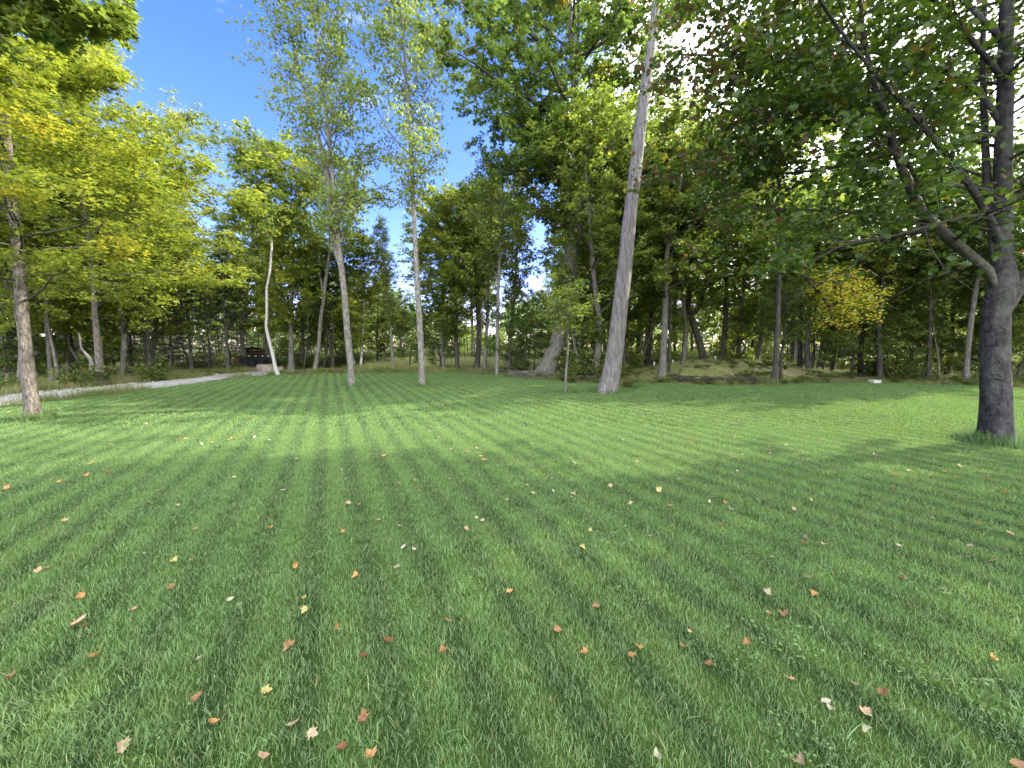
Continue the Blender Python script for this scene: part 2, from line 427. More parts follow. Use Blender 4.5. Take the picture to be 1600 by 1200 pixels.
def litter_mat(name, a, b):
    m, t, out = mat(name); o = objc(t)
    oi = t.nodes.new('ShaderNodeObjectInfo').outputs['Random']
    c = mixc(t, oi, a, b)
    n = noisef(t, o, 30, 5, 0.7)
    c = mixc(t, ramp(t, n, [(0.48, 0.0), (0.72, 0.65)]), c, [x * 0.55 for x in a])
    p = princ(t, c, 0.6, 0.25)
    tr = t.nodes.new('ShaderNodeBsdfTranslucent'); t.links.new(c, tr.inputs['Color'])
    ms = t.nodes.new('ShaderNodeMixShader'); ms.inputs[0].default_value = 0.2
    t.links.new(p, ms.inputs[1]); t.links.new(tr.outputs[0], ms.inputs[2])
    t.links.new(ms.outputs[0], out.inputs['Surface'])
    return m
LIT = {
 'orange': litter_mat('orange fallen leaf', (0.37, 0.19, 0.070), (0.43, 0.25, 0.10)),
 'pink': litter_mat('pinkish tan fallen leaf', (0.34, 0.22, 0.125), (0.39, 0.27, 0.155)),
 'rust': litter_mat('rust brown fallen leaf', (0.22, 0.11, 0.045), (0.28, 0.16, 0.075)),
 'red': litter_mat('dark red fallen leaf', (0.17, 0.065, 0.028), (0.20, 0.10, 0.045)),
 'tan': litter_mat('tan fallen leaf', (0.32, 0.24, 0.145), (0.38, 0.30, 0.19)),
 'yellow': litter_mat('yellow fallen leaf', (0.36, 0.30, 0.10), (0.42, 0.37, 0.15)),
 'pale': litter_mat('pale upturned fallen leaf', (0.30, 0.28, 0.18), (0.38, 0.36, 0.25)),
}

# ------------------------------------------------------------------ instanced ground cover (geometry nodes, all "stuff")
def scatter(name, pts, rot, scl, idx, protos, kind='stuff', **props):
    me = bpy.data.meshes.new(name)
    me.vertices.add(len(pts)); me.vertices.foreach_set('co', np.asarray(pts, np.float32).ravel())
    for an, ty, dat in (('rot', 'FLOAT', rot), ('scl', 'FLOAT', scl), ('idx', 'INT', idx)):
        a = me.attributes.new(an, ty, 'POINT'); a.data.foreach_set('value', np.asarray(dat, np.float32 if ty == 'FLOAT' else np.int32))
    me.update()
    cl = bpy.data.collections.new(name + '_pieces')
    for i, pm in enumerate(protos):
        po = bpy.data.objects.new('%s_piece_%02d' % (name, i), pm); cl.objects.link(po)
    g = bpy.data.node_groups.new(name + '_spread', 'GeometryNodeTree')
    g.interface.new_socket('Geometry', in_out='INPUT', socket_type='NodeSocketGeometry')
    g.interface.new_socket('Geometry', in_out='OUTPUT', socket_type='NodeSocketGeometry')
    gi = g.nodes.new('NodeGroupInput'); go = g.nodes.new('NodeGroupOutput')
    ci = g.nodes.new('GeometryNodeCollectionInfo'); ci.inputs['Collection'].default_value = cl
    ci.inputs['Separate Children'].default_value = True; ci.inputs['Reset Children'].default_value = True
    ip = g.nodes.new('GeometryNodeInstanceOnPoints'); ip.inputs['Pick Instance'].default_value = True
    def na(n, ty):
        x = g.nodes.new('GeometryNodeInputNamedAttribute'); x.data_type = ty; x.inputs['Name'].default_value = n
        return x.outputs['Attribute']
    cx = g.nodes.new('ShaderNodeCombineXYZ'); g.links.new(na('rot', 'FLOAT'), cx.inputs['Z'])
    er = g.nodes.new('FunctionNodeEulerToRotation'); g.links.new(cx.outputs[0], er.inputs[0])
    g.links.new(gi.outputs[0], ip.inputs['Points']); g.links.new(ci.outputs[0], ip.inputs['Instance'])
    g.links.new(na('idx', 'INT'), ip.inputs['Instance Index'])
    g.links.new(er.outputs[0], ip.inputs['Rotation']); g.links.new(na('scl', 'FLOAT'), ip.inputs['Scale'])
    g.links.new(ip.outputs[0], go.inputs[0])
    o = obj(name, me, **props)
    md = o.modifiers.new('spread', 'NODES'); md.node_group = g
    o['kind'] = kind
    return o

def blades(rng, n, size, hmin, hmax, w, lean, seg=2, round_=False, dead=0.03, curl=0.5):
    """n grass blades over a size x size square; curved, tapered, 2*seg-1 triangles each"""
    bx = rng.uniform(-size / 2, size / 2, n); by = rng.uniform(-size / 2, size / 2, n)
    if round_:
        a = rng.uniform(0, 2 * np.pi, n); r = size / 2 * rng.uniform(0, 1, n) ** 0.7
        bx, by = r * np.cos(a), r * np.sin(a)
    h = rng.uniform(hmin, hmax, n) * (0.75 + 0.25 * rng.uniform(0, 1, n))
    az = rng.uniform(0, 2 * np.pi, n)
    ln = lean * (0.25 + rng.uniform(0, 1, n)) * h
    ww = w * rng.uniform(0.6, 1.25, n)
    fa = az + np.pi / 2 + rng.normal(0, 0.5, n)
    dx, dy = np.cos(az), np.sin(az); sx, sy = np.cos(fa), np.sin(fa)
    V = []
    for k in range(seg + 1):
        t = k / seg
        off = ln * (t ** (1 + curl)); z = h * (t - 0.28 * curl * t * t * (ln / np.maximum(h, 1e-6)))
        cx_, cy_ = bx + dx * off, by + dy * off
        wk = ww * (1 - t ** 1.6) / 2 if k < seg else 0
        if k < seg:
            V.append(np.stack([cx_ - sx * wk, cy_ - sy * wk, z], 1)); V.append(np.stack([cx_ + sx * wk, cy_ + sy * wk, z], 1))
        else: V.append(np.stack([cx_, cy_, z], 1))
    nv = 2 * seg + 1
    Vv = np.stack(V, 1).reshape(-1, 3)
    tr = []
    for k in range(seg - 1): tr += [[2 * k, 2 * k + 1, 2 * k + 3], [2 * k, 2 * k + 3, 2 * k + 2]]
    tr.append([2 * seg - 2, 2 * seg - 1, 2 * seg])
    tr = np.array(tr)
    Fc = (np.arange(n)[:, None, None] * nv + tr[None]).reshape(-1, 3)
    c = np.stack([rng.uniform(0, 1, n) ** 1.6, rng.uniform(0, 1, n), (rng.uniform(0, 1, n) < dead) * rng.uniform(0.5, 1, n)], 1)
    return Vv, Fc, np.repeat(c, nv, axis=0)
def blade_mesh(name, mt, *a, **k):
    V, Fc, c = blades(*a, **k)
    return fast_mesh(name, V, Fc, mt, c)

# ------------------------------------------------------------------ the ground
def poly_mesh(name, pts, z, mt, grid=None):
    import bmesh
    bm = bmesh.new()
    vs = [bm.verts.new((p[0], p[1], z)) for p in pts]
    bm.faces.new(vs); bmesh.ops.triangulate(bm, faces=bm.faces[:])
    bm.normal_update()
    for f in bm.faces:
        if f.normal.z < 0: f.normal_flip()
    me = bpy.data.meshes.new(name); bm.to_mesh(me); bm.free(); me.materials.append(mt)
    return me
G = 900
gm = fast_mesh('ground', [(-G, -G, -0.05), (G, -G, -0.05), (G, G, -0.05), (-G, G, -0.05)], [[0, 1, 2, 3]], M['floor'])
obj('ground', gm, kind='structure')

lawn_px = [(-120, 648), (0, 637), (60, 628), (140, 619), (230, 608), (300, 600), (352, 592), (430, 586), (500, 583), (600, 582), (700, 582),
           (770, 586), (840, 592), (905, 598), (975, 600), (1060, 599), (1150, 602), (1215, 601), (1280, 597), (1400, 599), (1520, 602), (1600, 605), (1680, 607)]
LAWN = [tuple(gp(a, b)[:2]) for a, b in lawn_px]
# soften the hand-drawn outline
LAWN = [LAWN[0]] + [tuple((np.array(LAWN[i]) * (1 - s) + np.array(LAWN[i + 1]) * s) + R0.normal(0, 0.05, 2)) for i in range(len(LAWN) - 1) for s in (0.0, 0.33, 0.66)][1:] + [LAWN[-1]]
LAWN = [(-14.5, -6), (-16.5, 4)] + LAWN + [(26, 12), (16, 2), (12, -6)]
obj('lawn', poly_mesh('lawn', LAWN, -0.012, M['turf']), kind='structure')
LP = np.array(LAWN)
def in_poly(x, y, Pg):
    ins = np.zeros(len(x), bool); n = len(Pg); j = n - 1
    for i in range(n):
        xi, yi, xj, yj = Pg[i][0], Pg[i][1], Pg[j][0], Pg[j][1]
        c = ((yi > y) != (yj > y)) & (x < (xj - xi) * (y - yi) / (yj - yi + 1e-12) + xi)
        ins ^= c; j = i
    return ins

path_near = [(-200, 655), (0, 636), (60, 627), (140, 618), (230, 607), (300, 599), (352, 591), (430, 584.5), (500, 581.5), (600, 580.5), (700, 580.5), (820, 580)]
path_far = [(-200, 637), (0, 619.5), (60, 613), (140, 606), (230, 598), (300, 591.5), (352, 585), (400, 580.5), (470, 577.6), (600, 577.4), (700, 577.4), (820, 577)]
PN = [tuple(gp(a, b, -0.03)[:2] + R0.normal(0, 0.03, 2)) for a, b in path_near]
PF = [tuple(gp(a, b, -0.03)[:2] + R0.normal(0, 0.05, 2)) for a, b in path_far]
PATH = PN + PF[::-1]
rows = []
for (a, b) in zip(*[[tuple(np.array(L[i]) * (1 - s) + np.array(L[i + 1]) * s) for i in range(len(L) - 1) for s in (0, .25, .5, .75)] + [L[-1]] for L in (PN, PF)]):
    ja, jb = R0.normal(0, .05, 2), R0.normal(0, .05, 2)
    a, b = np.array(a) + ja, np.array(b) + jb
    for w, z in ((0, -.055), (.06, -.015), (.2, .012), (.5, .032), (.8, .012), (.94, -.015), (1, -.055)):
        rows.append(tuple(a * (1 - w) + b * w) + (z + R0.normal(0, .004),))
nr = len(rows) // 7; ii = np.arange(nr * 7).reshape(nr, 7)
pf_ = np.stack([ii[:-1, :-1], ii[1:, :-1], ii[1:, 1:], ii[:-1, 1:]], -1).reshape(-1, 4)
obj('gravel_path', fast_mesh('gravel_path', rows, pf_[:, ::-1], M['gravel'], smooth=True), kind='structure')

# the low dry mound behind the lawn
MC = (at(1125, 585, 22.5)[0], 22.3)
def mound_h(x, y):
    dx = (x - MC[0]) / 5.8; dy = (y - MC[1]) / 4.3
    r = np.sqrt(dx * dx + dy * dy)
    return 0.76 * np.clip(1 - r ** 2, 0, 1) ** 1.3
gx, gy = np.meshgrid(np.linspace(-6.6, 6.6, 90), np.linspace(-4.6, 4.6, 64))
hx = mound_h(gx + MC[0], gy + MC[1]) - 0.06
hx += np.array([mnoise.noise(Vector((a * 0.7, b * 0.7, 3))) for a, b in zip(gx.ravel(), gy.ravel())]).reshape(gx.shape) * 0.10 * (hx > 0)
Vm = np.stack([gx + MC[0], gy + MC[1], hx], -1).reshape(-1, 3)
ii = np.arange(64 * 90).reshape(64, 90)
Fm = np.stack([ii[:-1, :-1], ii[:-1, 1:], ii[1:, 1:], ii[1:, :-1]], -1).reshape(-1, 4)
obj('mound', fast_mesh('mound', Vm, Fm, M['mound'], smooth=True), kind='structure')

# ------------------------------------------------------------------ leaves
def tpl_maple():
    pts = [(0.0, 0.0), (0.12, 0.30), (0.22, 0.20), (0.42, 0.52), (0.52, 0.26), (0.80, 0.30), (1.0, 0.0)]
    up = pts; lo = [(x, -y) for x, y in pts[1:-1]][::-1]
    ring = up + lo
    V = [(0.38, 0, 0.0)] + [(x, y, 0.12 * abs(y) - 0.22 * x * x) for x, y in ring]
    n = len(ring)
    return np.array(V), np.array([[0, 1 + i, 1 + (i + 1) % n] for i in range(n)])
def tpl_lobed():      # cheaper leaf with three points
    V = [(0, 0, 0), (0.35, 0.42, 0.06), (0.55, 0.18, 0.0), (1.0, 0, -0.12), (0.55, -0.18, 0.0), (0.35, -0.42, 0.06)]
    return np.array(V), np.array([[0, 2, 1], [0, 3, 2], [0, 4, 3], [0, 5, 4]])
def tpl_round():
    V = [(0, 0, 0), (0.35, 0.36, 0.05), (1.0, 0, -0.05), (0.35, -0.36, 0.05)]
    return np.array(V), np.array([[0, 2, 1], [0, 3, 2]])
def tpl_needle():
    V = [(0, 0.10, 0), (0, -0.10, 0), (1.0, 0, -0.04)]
    return np.array(V), np.array([[0, 1, 2]])
TPL = {'maple': tpl_maple(), 'lobed': tpl_lobed(), 'round': tpl_round(), 'needle': tpl_needle()}
def leaf_geo(rng, C, S, tpl, upn=1.0, spread=0.6, clump=None, autumn=None, axis=None, jit=0.7):
    T, Tf = TPL[tpl]
    n = len(C)
    Nn = norm(np.array([0, 0, 1.0]) * upn + rng.normal(0, spread, (n, 3)))
    a = rng.uniform(0, 2 * np.pi, n)
    X = np.stack([np.cos(a), np.sin(a), np.full(n, -0.15)], 1)
    if axis is not None: X = norm(axis + rng.normal(0, jit, (n, 3)))
    X = norm(X - Nn * np.sum(X * Nn, 1, keepdims=True)); Y = np.cross(Nn, X)
    V = C[:, None, :] + S[:, None, None] * (T[None, :, 0:1] * X[:, None] + T[None, :, 1:2] * Y[:, None] + T[None, :, 2:3] * Nn[:, None])
    Fc = (np.arange(n)[:, None, None] * len(T) + Tf[None]).reshape(-1, 3)
    c = np.stack([rng.uniform(0, 1, n), clump if clump is not None else rng.uniform(0, 1, n), autumn if autumn is not None else np.zeros(n)], 1)
    return V.reshape(-1, 3), Fc, np.repeat(c, len(T), axis=0)

# ------------------------------------------------------------------ tree growing
def grow(rng, P, Rr, n, t0, t1, ang, lens, up=0.25, wob=0.12, K=6, rfrac=0.5, flat=1.0, tip=0.15, az0=None, rmin=0.004, rmax=None):
    """n children on each parent polyline. P [B,k,3]; lens: function(t)->length or array; returns P2, R2, parent index"""
    B, k, _ = P.shape
    tt = (np.arange(n)[None] + rng.uniform(0.1, 0.9, (B, n))) / n
    tt = t0 + (t1 - t0) * tt
    f = tt * (k - 1); i = np.clip(f.astype(int), 0, k - 2); w = (f - i)[..., None]
    b = np.arange(B)[:, None]
    O = P[b, i] * (1 - w) + P[b, i + 1] * w
    T = norm(P[b, i + 1] - P[b, i])
    r = Rr[b, i] * (1 - w[..., 0]) + Rr[b, i + 1] * w[..., 0]
    O = O.reshape(-1, 3); T = T.reshape(-1, 3); r = r.reshape(-1); ttf = tt.reshape(-1)
    nB = B * n
    ref = np.where(np.abs(T[:, 2:3]) > 0.8, np.array([1.0, 0, 0]), np.array([0, 0, 1.0]))
    A = norm(np.cross(T, ref)); Bv = np.cross(T, A)
    ph = (np.arange(nB) * 2.39996 + rng.normal(0, 0.5, nB) + (rng.uniform(0, 6.28) if az0 is None else az0))
    an = rng.normal(ang[0], ang[1], nB)
    side = np.cos(ph)[:, None] * A + np.sin(ph)[:, None] * Bv
    D = np.cos(an)[:, None] * T + np.sin(an)[:, None] * side
    D[:, 2] *= flat; D = norm(D)
    L = lens(ttf, D) if callable(lens) else np.full(nB, lens)
    L = L * rng.uniform(0.75, 1.2, nB)
    out = np.zeros((nB, K, 3)); out[:, 0] = O
    d = D.copy()
    for q in range(1, K):
        d = norm(d + np.array([0, 0, up / K]) + rng.normal(0, wob, (nB, 3)))
        out[:, q] = out[:, q - 1] + d * (L / (K - 1))[:, None]
    r0 = np.maximum(r * rfrac, rmin)
    if rmax: r0 = np.minimum(r0, rmax)
    rad = r0[:, None] * np.linspace(1, tip, K)[None] ** 0.8
    return out, np.maximum(rad, rmin * 0.6), np.repeat(np.arange(B), n)

def trunk_geo(P, Rr, n, sides, flare=0.5, flare_h=0.5, rough=0.05, seed=0, roots=5, fs=3.0, fine=0.0, ground=True):
    Q, q = resample(P, Rr, n)
    V, Fq = tubes(Q[None], q[None], sides)
    V = V.reshape(n, sides, 3)
    th = np.linspace(0, 2 * np.pi, sides, endpoint=False)
    z = Q[:, 2] - Q[0, 2]
    for i in range(n):
        fl = flare * math.exp(-z[i] / flare_h * 2.2)
        lobes = 1 + fl * (0.65 + 0.45 * np.cos(th * roots + seed) + 0.25 * np.cos(th * (roots - 2) + 1.7 * seed))
        if rough > 0:
            nn = np.array([mnoise.noise(Vector((math.cos(a) * fs * 0.6 + seed, math.sin(a) * fs * 0.6, z[i] * fs * 0.5))) +
                           0.5 * mnoise.noise(Vector((math.cos(a) * fs * 1.8 + seed, math.sin(a) * fs * 1.8, z[i] * fs * 1.4 + 9))) for a in th])
            if fine > 0:
                nn = nn + fine / max(rough, 1e-3) * np.array([abs(mnoise.noise(Vector((math.cos(a) * fs * 5 + seed, math.sin(a) * fs * 5, z[i] * fs * 1.1)))) - 0.25 for a in th])
            lobes = lobes + rough * nn
        V[i] = Q[i] + (V[i] - Q[i]) * lobes[:, None]
    if ground: V[0, :, 2] = -0.10
    return V.reshape(-1, 3), Fq

def limbs_and_leaves(rng, tP, tR, spec):
    """grow three orders of branches on the trunk and put leaves on the last"""
    H0, H1 = spec['t0'], spec.get('t1', 0.99)
    R = spec['R']
    prof = spec.get('prof', lambda s: np.sqrt(np.clip(1 - (2 * s - 0.9) ** 2, 0.05, 1)))
    bias = spec.get('bias')
    def l1(t, D):
        s = (t - H0) / (H1 - H0)
        L = R * prof(s)
        if bias is not None: L = L * (1 + bias[2] * (D[:, 0] * bias[0] + D[:, 1] * bias[1]))
        return np.maximum(L, 0.15 * R)
    Q, q = resample(tP, tR, 24)
    P1, R1, _ = grow(rng, Q[None], q[None], spec['n1'], H0, H1, spec.get('a1', (1.05, 0.15)), l1, spec.get('up1', 0.25), spec.get('wob', 0.10), 9, spec.get('rf1', 0.45), rmax=spec.get('rmax1'))
    if spec.get('extra') is not None:
        for eP, eR in spec['extra']:
            a, b = resample(eP, eR, 9)
            P1 = np.concatenate([P1, a[None]]); R1 = np.concatenate([R1, b[None]])
    len1 = np.linalg.norm(P1[:, -1] - P1[:, 0], axis=1)
    n2 = spec.get('n2', 8)
    P2, R2, i2 = grow(rng, P1, R1, n2, 0.22, 0.98, (0.85, 0.2), 1.0, spec.get('up2', 0.15), 0.14, 6, 0.5, flat=spec.get('flat', 0.7))
    # scale second-order branches by the size of the branch that carries them
    f = (len1[i2] * spec.get('l2', 0.42) * rng.uniform(0.6, 1.1, len(i2)))[:, None, None]
    P2 = P2[:, :1] + (P2 - P2[:, :1]) * f
    len2 = np.linalg.norm(P2[:, -1] - P2[:, 0], axis=1)
    P3, R3, i3 = grow(rng, P2, R2, spec.get('n3', 5), 0.2, 1.0, (0.8, 0.25), 1.0, 0.05, 0.16, 4, 0.55, flat=spec.get('flat', 0.7), rmin=0.003)
    f = (len2[i3] * spec.get('l3', 0.45) * rng.uniform(0.6, 1.2, len(i3)))[:, None, None]
    P3 = P3[:, :1] + (P3 - P3[:, :1]) * f
    kp = spec.get('keep')
    k2_, k3_ = (kp(P2[:, -1]), kp(P3[:, -1])) if kp is not None else (slice(None), slice(None))
    parts = [tubes(P1, R1, 6), tubes(P2[k2_], R2[k2_], 4), tubes(P3[k3_], R3[k3_], 3)]
    Vb, Fb = join_q(parts)
    # leaves
    nl = spec['leaves']; nt_ = len(P3)
    l3_ = np.linalg.norm(P3[:, -1] - P3[:, 0], axis=1) ** 0.8; ti = rng.choice(nt_, nl, p=l3_ / l3_.sum()); s = rng.uniform(0.1, 1.0, nl) ** 0.7 * 3
    k = np.clip(s.astype(int), 0, 2); w = (s - k)[:, None]
    C = P3[ti, k] * (1 - w) + P3[ti, k + 1] * w
    ax = norm(P3[ti, 3] - P3[ti, 0])
    C = C + rng.normal(0, spec.get('jit', 0.10), (nl, 3)) * np.array([1, 1, 0.6])
    S = spec['ls'] * rng.uniform(0.6, 1.25, nl)
    cl2 = rng.uniform(0, 1, len(P2))[i3][ti]
    cl1 = rng.uniform(0, 1, len(P1))[i2][i3][ti]
    clump = 0.55 * cl2 + 0.45 * cl1
    au = spec.get('autumn', (0.04, 0.0))
    A = (rng.uniform(0, 1, nl) < au[0]) * rng.uniform(0.4, 1.0, nl)
    if au[1] > 0:
        sel = (rng.uniform(0, 1, len(P2)) < au[1])[i3][ti]
        A = np.maximum(A, sel * rng.uniform(0.3, 1.0, nl))
    if spec.get('autumn_at') is not None: A = np.maximum(A, spec['autumn_at'](C, rng))
    keep = spec.get('keep')
    if keep is not None:
        m_ = keep(C); C, S, clump, A, ax = C[m_], S[m_], clump[m_], A[m_], ax[m_]
    Lg = leaf_geo(rng, C, S, spec['tpl'], spec.get('upn', 1.0), spec.get('spread', 0.6), clump, A, ax)
    return (Vb, Fb), Lg, (C, S, clump, A)

def conifer(rng, H, R, t0, leaves, dead=0.3, base_r=0.13):
    tP = np.array([[0, 0, -0.1], [0.03, 0, H * .3], [0, 0.04, H * .65], [0, 0, H]]); tR = [base_r, base_r * .75, base_r * .4, 0.012]
    Q, q = resample(tP, tR, 24)
    n1 = int(H * 9)
    def l1(t, D):
        s = (t - t0) / (1 - t0)
        return R * (1.02 - s) ** 0.75 * rng.uniform(0.65, 1.1, len(t))
    P1, R1, _ = grow(rng, Q[None], q[None], n1, t0, 0.99, (1.45, 0.12), l1, 0.12, 0.04, 7, 0.22, rmax=0.03)
    P1[:, :, 2] -= (np.linspace(0, 1, 7)[None] * (1 - np.linspace(0, 1, 7)[None])) * 0.5
    len1 = np.linalg.norm(P1[:, -1] - P1[:, 0], axis=1)
    P2, R2, i2 = grow(rng, P1, R1, 10, 0.15, 0.98, (0.95, 0.15), 1.0, -0.1, 0.06, 4, 0.5, flat=0.25, rmin=0.003)
    P2 = P2[:, :1] + (P2 - P2[:, :1]) * (len1[i2] * 0.32 * rng.uniform(0.6, 1.1, len(i2)))[:, None, None]
    Vb, Fb = join_q([tubes(P1, R1, 5), tubes(P2, R2, 3)])
    s0 = P1[i2, 0, 2] / H
    alive = (s0 > dead * rng.uniform(0.6, 1.2, len(i2)))
    idx = np.where(alive)[0]
    ti = idx[rng.integers(0, len(idx), leaves)]
    s = rng.uniform(0, 3, leaves); k = np.clip(s.astype(int), 0, 2); w = (s - k)[:, None]
    C = P2[ti, k] * (1 - w) + P2[ti, k + 1] * w
    ax = norm(P2[ti, 3] - P2[ti, 0])
    C = C + rng.normal(0, 0.02, C.shape)
    Lg = leaf_geo(rng, C, rng.uniform(0.10, 0.20, leaves), 'needle', 0.8, 0.7, rng.uniform(0, 1, len(P2))[ti], (rng.uniform(0, 1, leaves) < 0.06) * 0.8, ax, 0.45)
    return (tP, tR), (Vb, Fb), Lg

# tall reference trees, built once and copied
PROTO = {}
def build_tree(name, label, cat, tP, tR, br, lg, bark, leafm, twig='twig', base=(0, 0, 0), sides=10, rings=26, rough=0.06, flare=0.4, seed=0, group=None):
    r = thing(name, label, cat, base, 0, group)
    V, Fq = trunk_geo(tP, tR, rings, sides, flare, 0.5, rough, seed)
    ks = [obj('trunk', fast_mesh('trunk', V, Fq, M[bark], smooth=True), r)]
    if br is not None: ks.append(obj('branches', fast_mesh('branches', br[0], br[1], M[twig], smooth=True), r, kind='stuff'))
    if lg is not None: ks.append(obj('crown', fast_mesh('crown', lg[0], lg[1], M[leafm], lg[2]), r, kind='stuff'))
    KIDS[r.name] = ks
    return r

def std_trunk(rng, H, r, lean=0.03, wob=0.15, top=0.02):
    n = 6
    P = np.zeros((n, 3)); P[:, 2] = np.linspace(0, H, n)
    P[1:, :2] = np.cumsum(rng.normal(0, wob, (n - 1, 2)), axis=0) + np.outer(np.linspace(0, 1, n)[1:], rng.normal(0, lean * H, 2))
    P[0, 2] = 0
    return P, r * np.linspace(1, 0, n) ** 0.9 * 0.92 + top

ROUND = lambda s: np.sqrt(np.clip(1 - (2 * s - 0.85) ** 2, 0.06, 1))
CONE = lambda s: np.clip(1.05 - 0.8 * s, 0.15, 1) * np.clip(0.55 + 3 * s, 0, 1)
UPR = lambda s: np.clip(1.0 - 0.65 * s, 0.15, 1) * np.clip(0.4 + 2.2 * s, 0, 1)
protos = {
 # kind: H, trunk r, R, t0, n1, leaves, ls, tpl, bark, leafmat, autumn, profile, extra spec
 'maple_a': dict(H=14, r=0.17, R=3.6, t0=0.20, n1=34, leaves=17000, ls=0.19, tpl='lobed', bark='bark_grey', lm='leaf_maple', autumn=(0.03, 0.02), prof=ROUND, up1=0.5),
 'maple_b': dict(H=12, r=0.14, R=3.2, t0=0.16, n1=32, leaves=15000, ls=0.19, tpl='lobed', bark='bark_dark', lm='leaf_maple', autumn=(0.05, 0.04), prof=ROUND, up1=0.35, a1=(1.2, .15)),
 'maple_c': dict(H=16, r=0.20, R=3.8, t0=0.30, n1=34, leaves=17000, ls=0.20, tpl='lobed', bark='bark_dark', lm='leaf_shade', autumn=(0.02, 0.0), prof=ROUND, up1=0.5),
 'maple_y': dict(H=12, r=0.15, R=3.4, t0=0.17, n1=32, leaves=16000, ls=0.19, tpl='lobed', bark='bark_grey', lm='leaf_yellowmaple', autumn=(0.08, 0.05), prof=ROUND, up1=0.35),
 'under_a': dict(H=7, r=0.07, R=2.4, t0=0.12, n1=26, leaves=9000, ls=0.17, tpl='lobed', bark='bark_dark', lm='leaf_shade', autumn=(0.02, 0.0), prof=ROUND, up1=0.15, a1=(1.35, .15)),
 'under_b': dict(H=6, r=0.06, R=2.2, t0=0.12, n1=24, leaves=8000, ls=0.17, tpl='lobed', bark='bark_grey', lm='leaf_maple', autumn=(0.04, 0.03), prof=ROUND, up1=0.15, a1=(1.35, .15)),
 'poplar_a': dict(H=13, r=0.11, R=2.2, t0=0.28, n1=34, leaves=9000, ls=0.15, tpl='round', bark='bark_poplar', lm='leaf_poplar', autumn=(0.05, 0.0), prof=UPR, up1=0.9, a1=(0.75, .12), tw='twig_pale'),
}
used = set()
def make_proto(kind, seed=None):
    s = protos[kind]
    rng = np.random.default_rng(abs(hash_(kind)) % 9999 if seed is None else seed)
    tP, tR = std_trunk(rng, s['H'], s['r'])
    spec = dict(s); spec.update(n2=7, n3=5)
    br, lg, _ = limbs_and_leaves(rng, tP, tR, spec)
    nm = {'maple': 'maple_tree', 'under': 'understory_tree', 'poplar': 'poplar_tree'}[kind.split('_')[0]]
    r = build_tree(nm, '', 'tree', tP, tR, br, lg, s['bark'], s['lm'], s.get('tw', 'twig'), rings=22, sides=8, seed=seed or 1)
    PROTO[kind] = (r, s['H'])
def hash_(s):
    h = 7
    for ch in s: h = (h * 131 + ord(ch)) % 1000003
    return h
for k in protos: make_proto(k)
for nm, H, R, t0, nl, dead, sd in (('spruce_a', 9, 1.9, 0.03, 17000, 0.16, 3), ('spruce_b', 11, 2.1, 0.05, 19000, 0.34, 4)):
    rng = np.random.default_rng(sd)
    (tP, tR), br, lg = conifer(rng, H, R, t0, nl, dead)
    tP = np.array(tP); tP[0, 2] = 0
    r = build_tree('spruce_tree', '', 'tree', tP, np.array(tR), br, lg, 'bark_grey', 'needle', 'twig', rings=20, sides=8, rough=0.03)
    PROTO[nm] = (r, H)
CATN = {'maple': 'tree', 'under': 'tree', 'poplar': 'tree', 'spruce': 'spruce'}
def place(kind, x, y, H, label, group=None, rotz=None, wide=None, z=0.0):
    r, h0 = PROTO[kind]
    s = H / h0
    rz = random.uniform(0, 6.28) if rotz is None else rotz
    sc = (s * (wide or 1), s * (wide or 1), s)
    if kind not in used:
        used.add(kind)
        r.location = (x, y, z); r.rotation_euler = (0, 0, rz); r.scale = sc
        r['label'] = label; r['category'] = CATN[kind.split('_')[0]]
        if group: r['group'] = group
        return r
    o = dup(r, (x, y, z), rz, sc, label, group)
    o['category'] = CATN[kind.split('_')[0]]
    return o

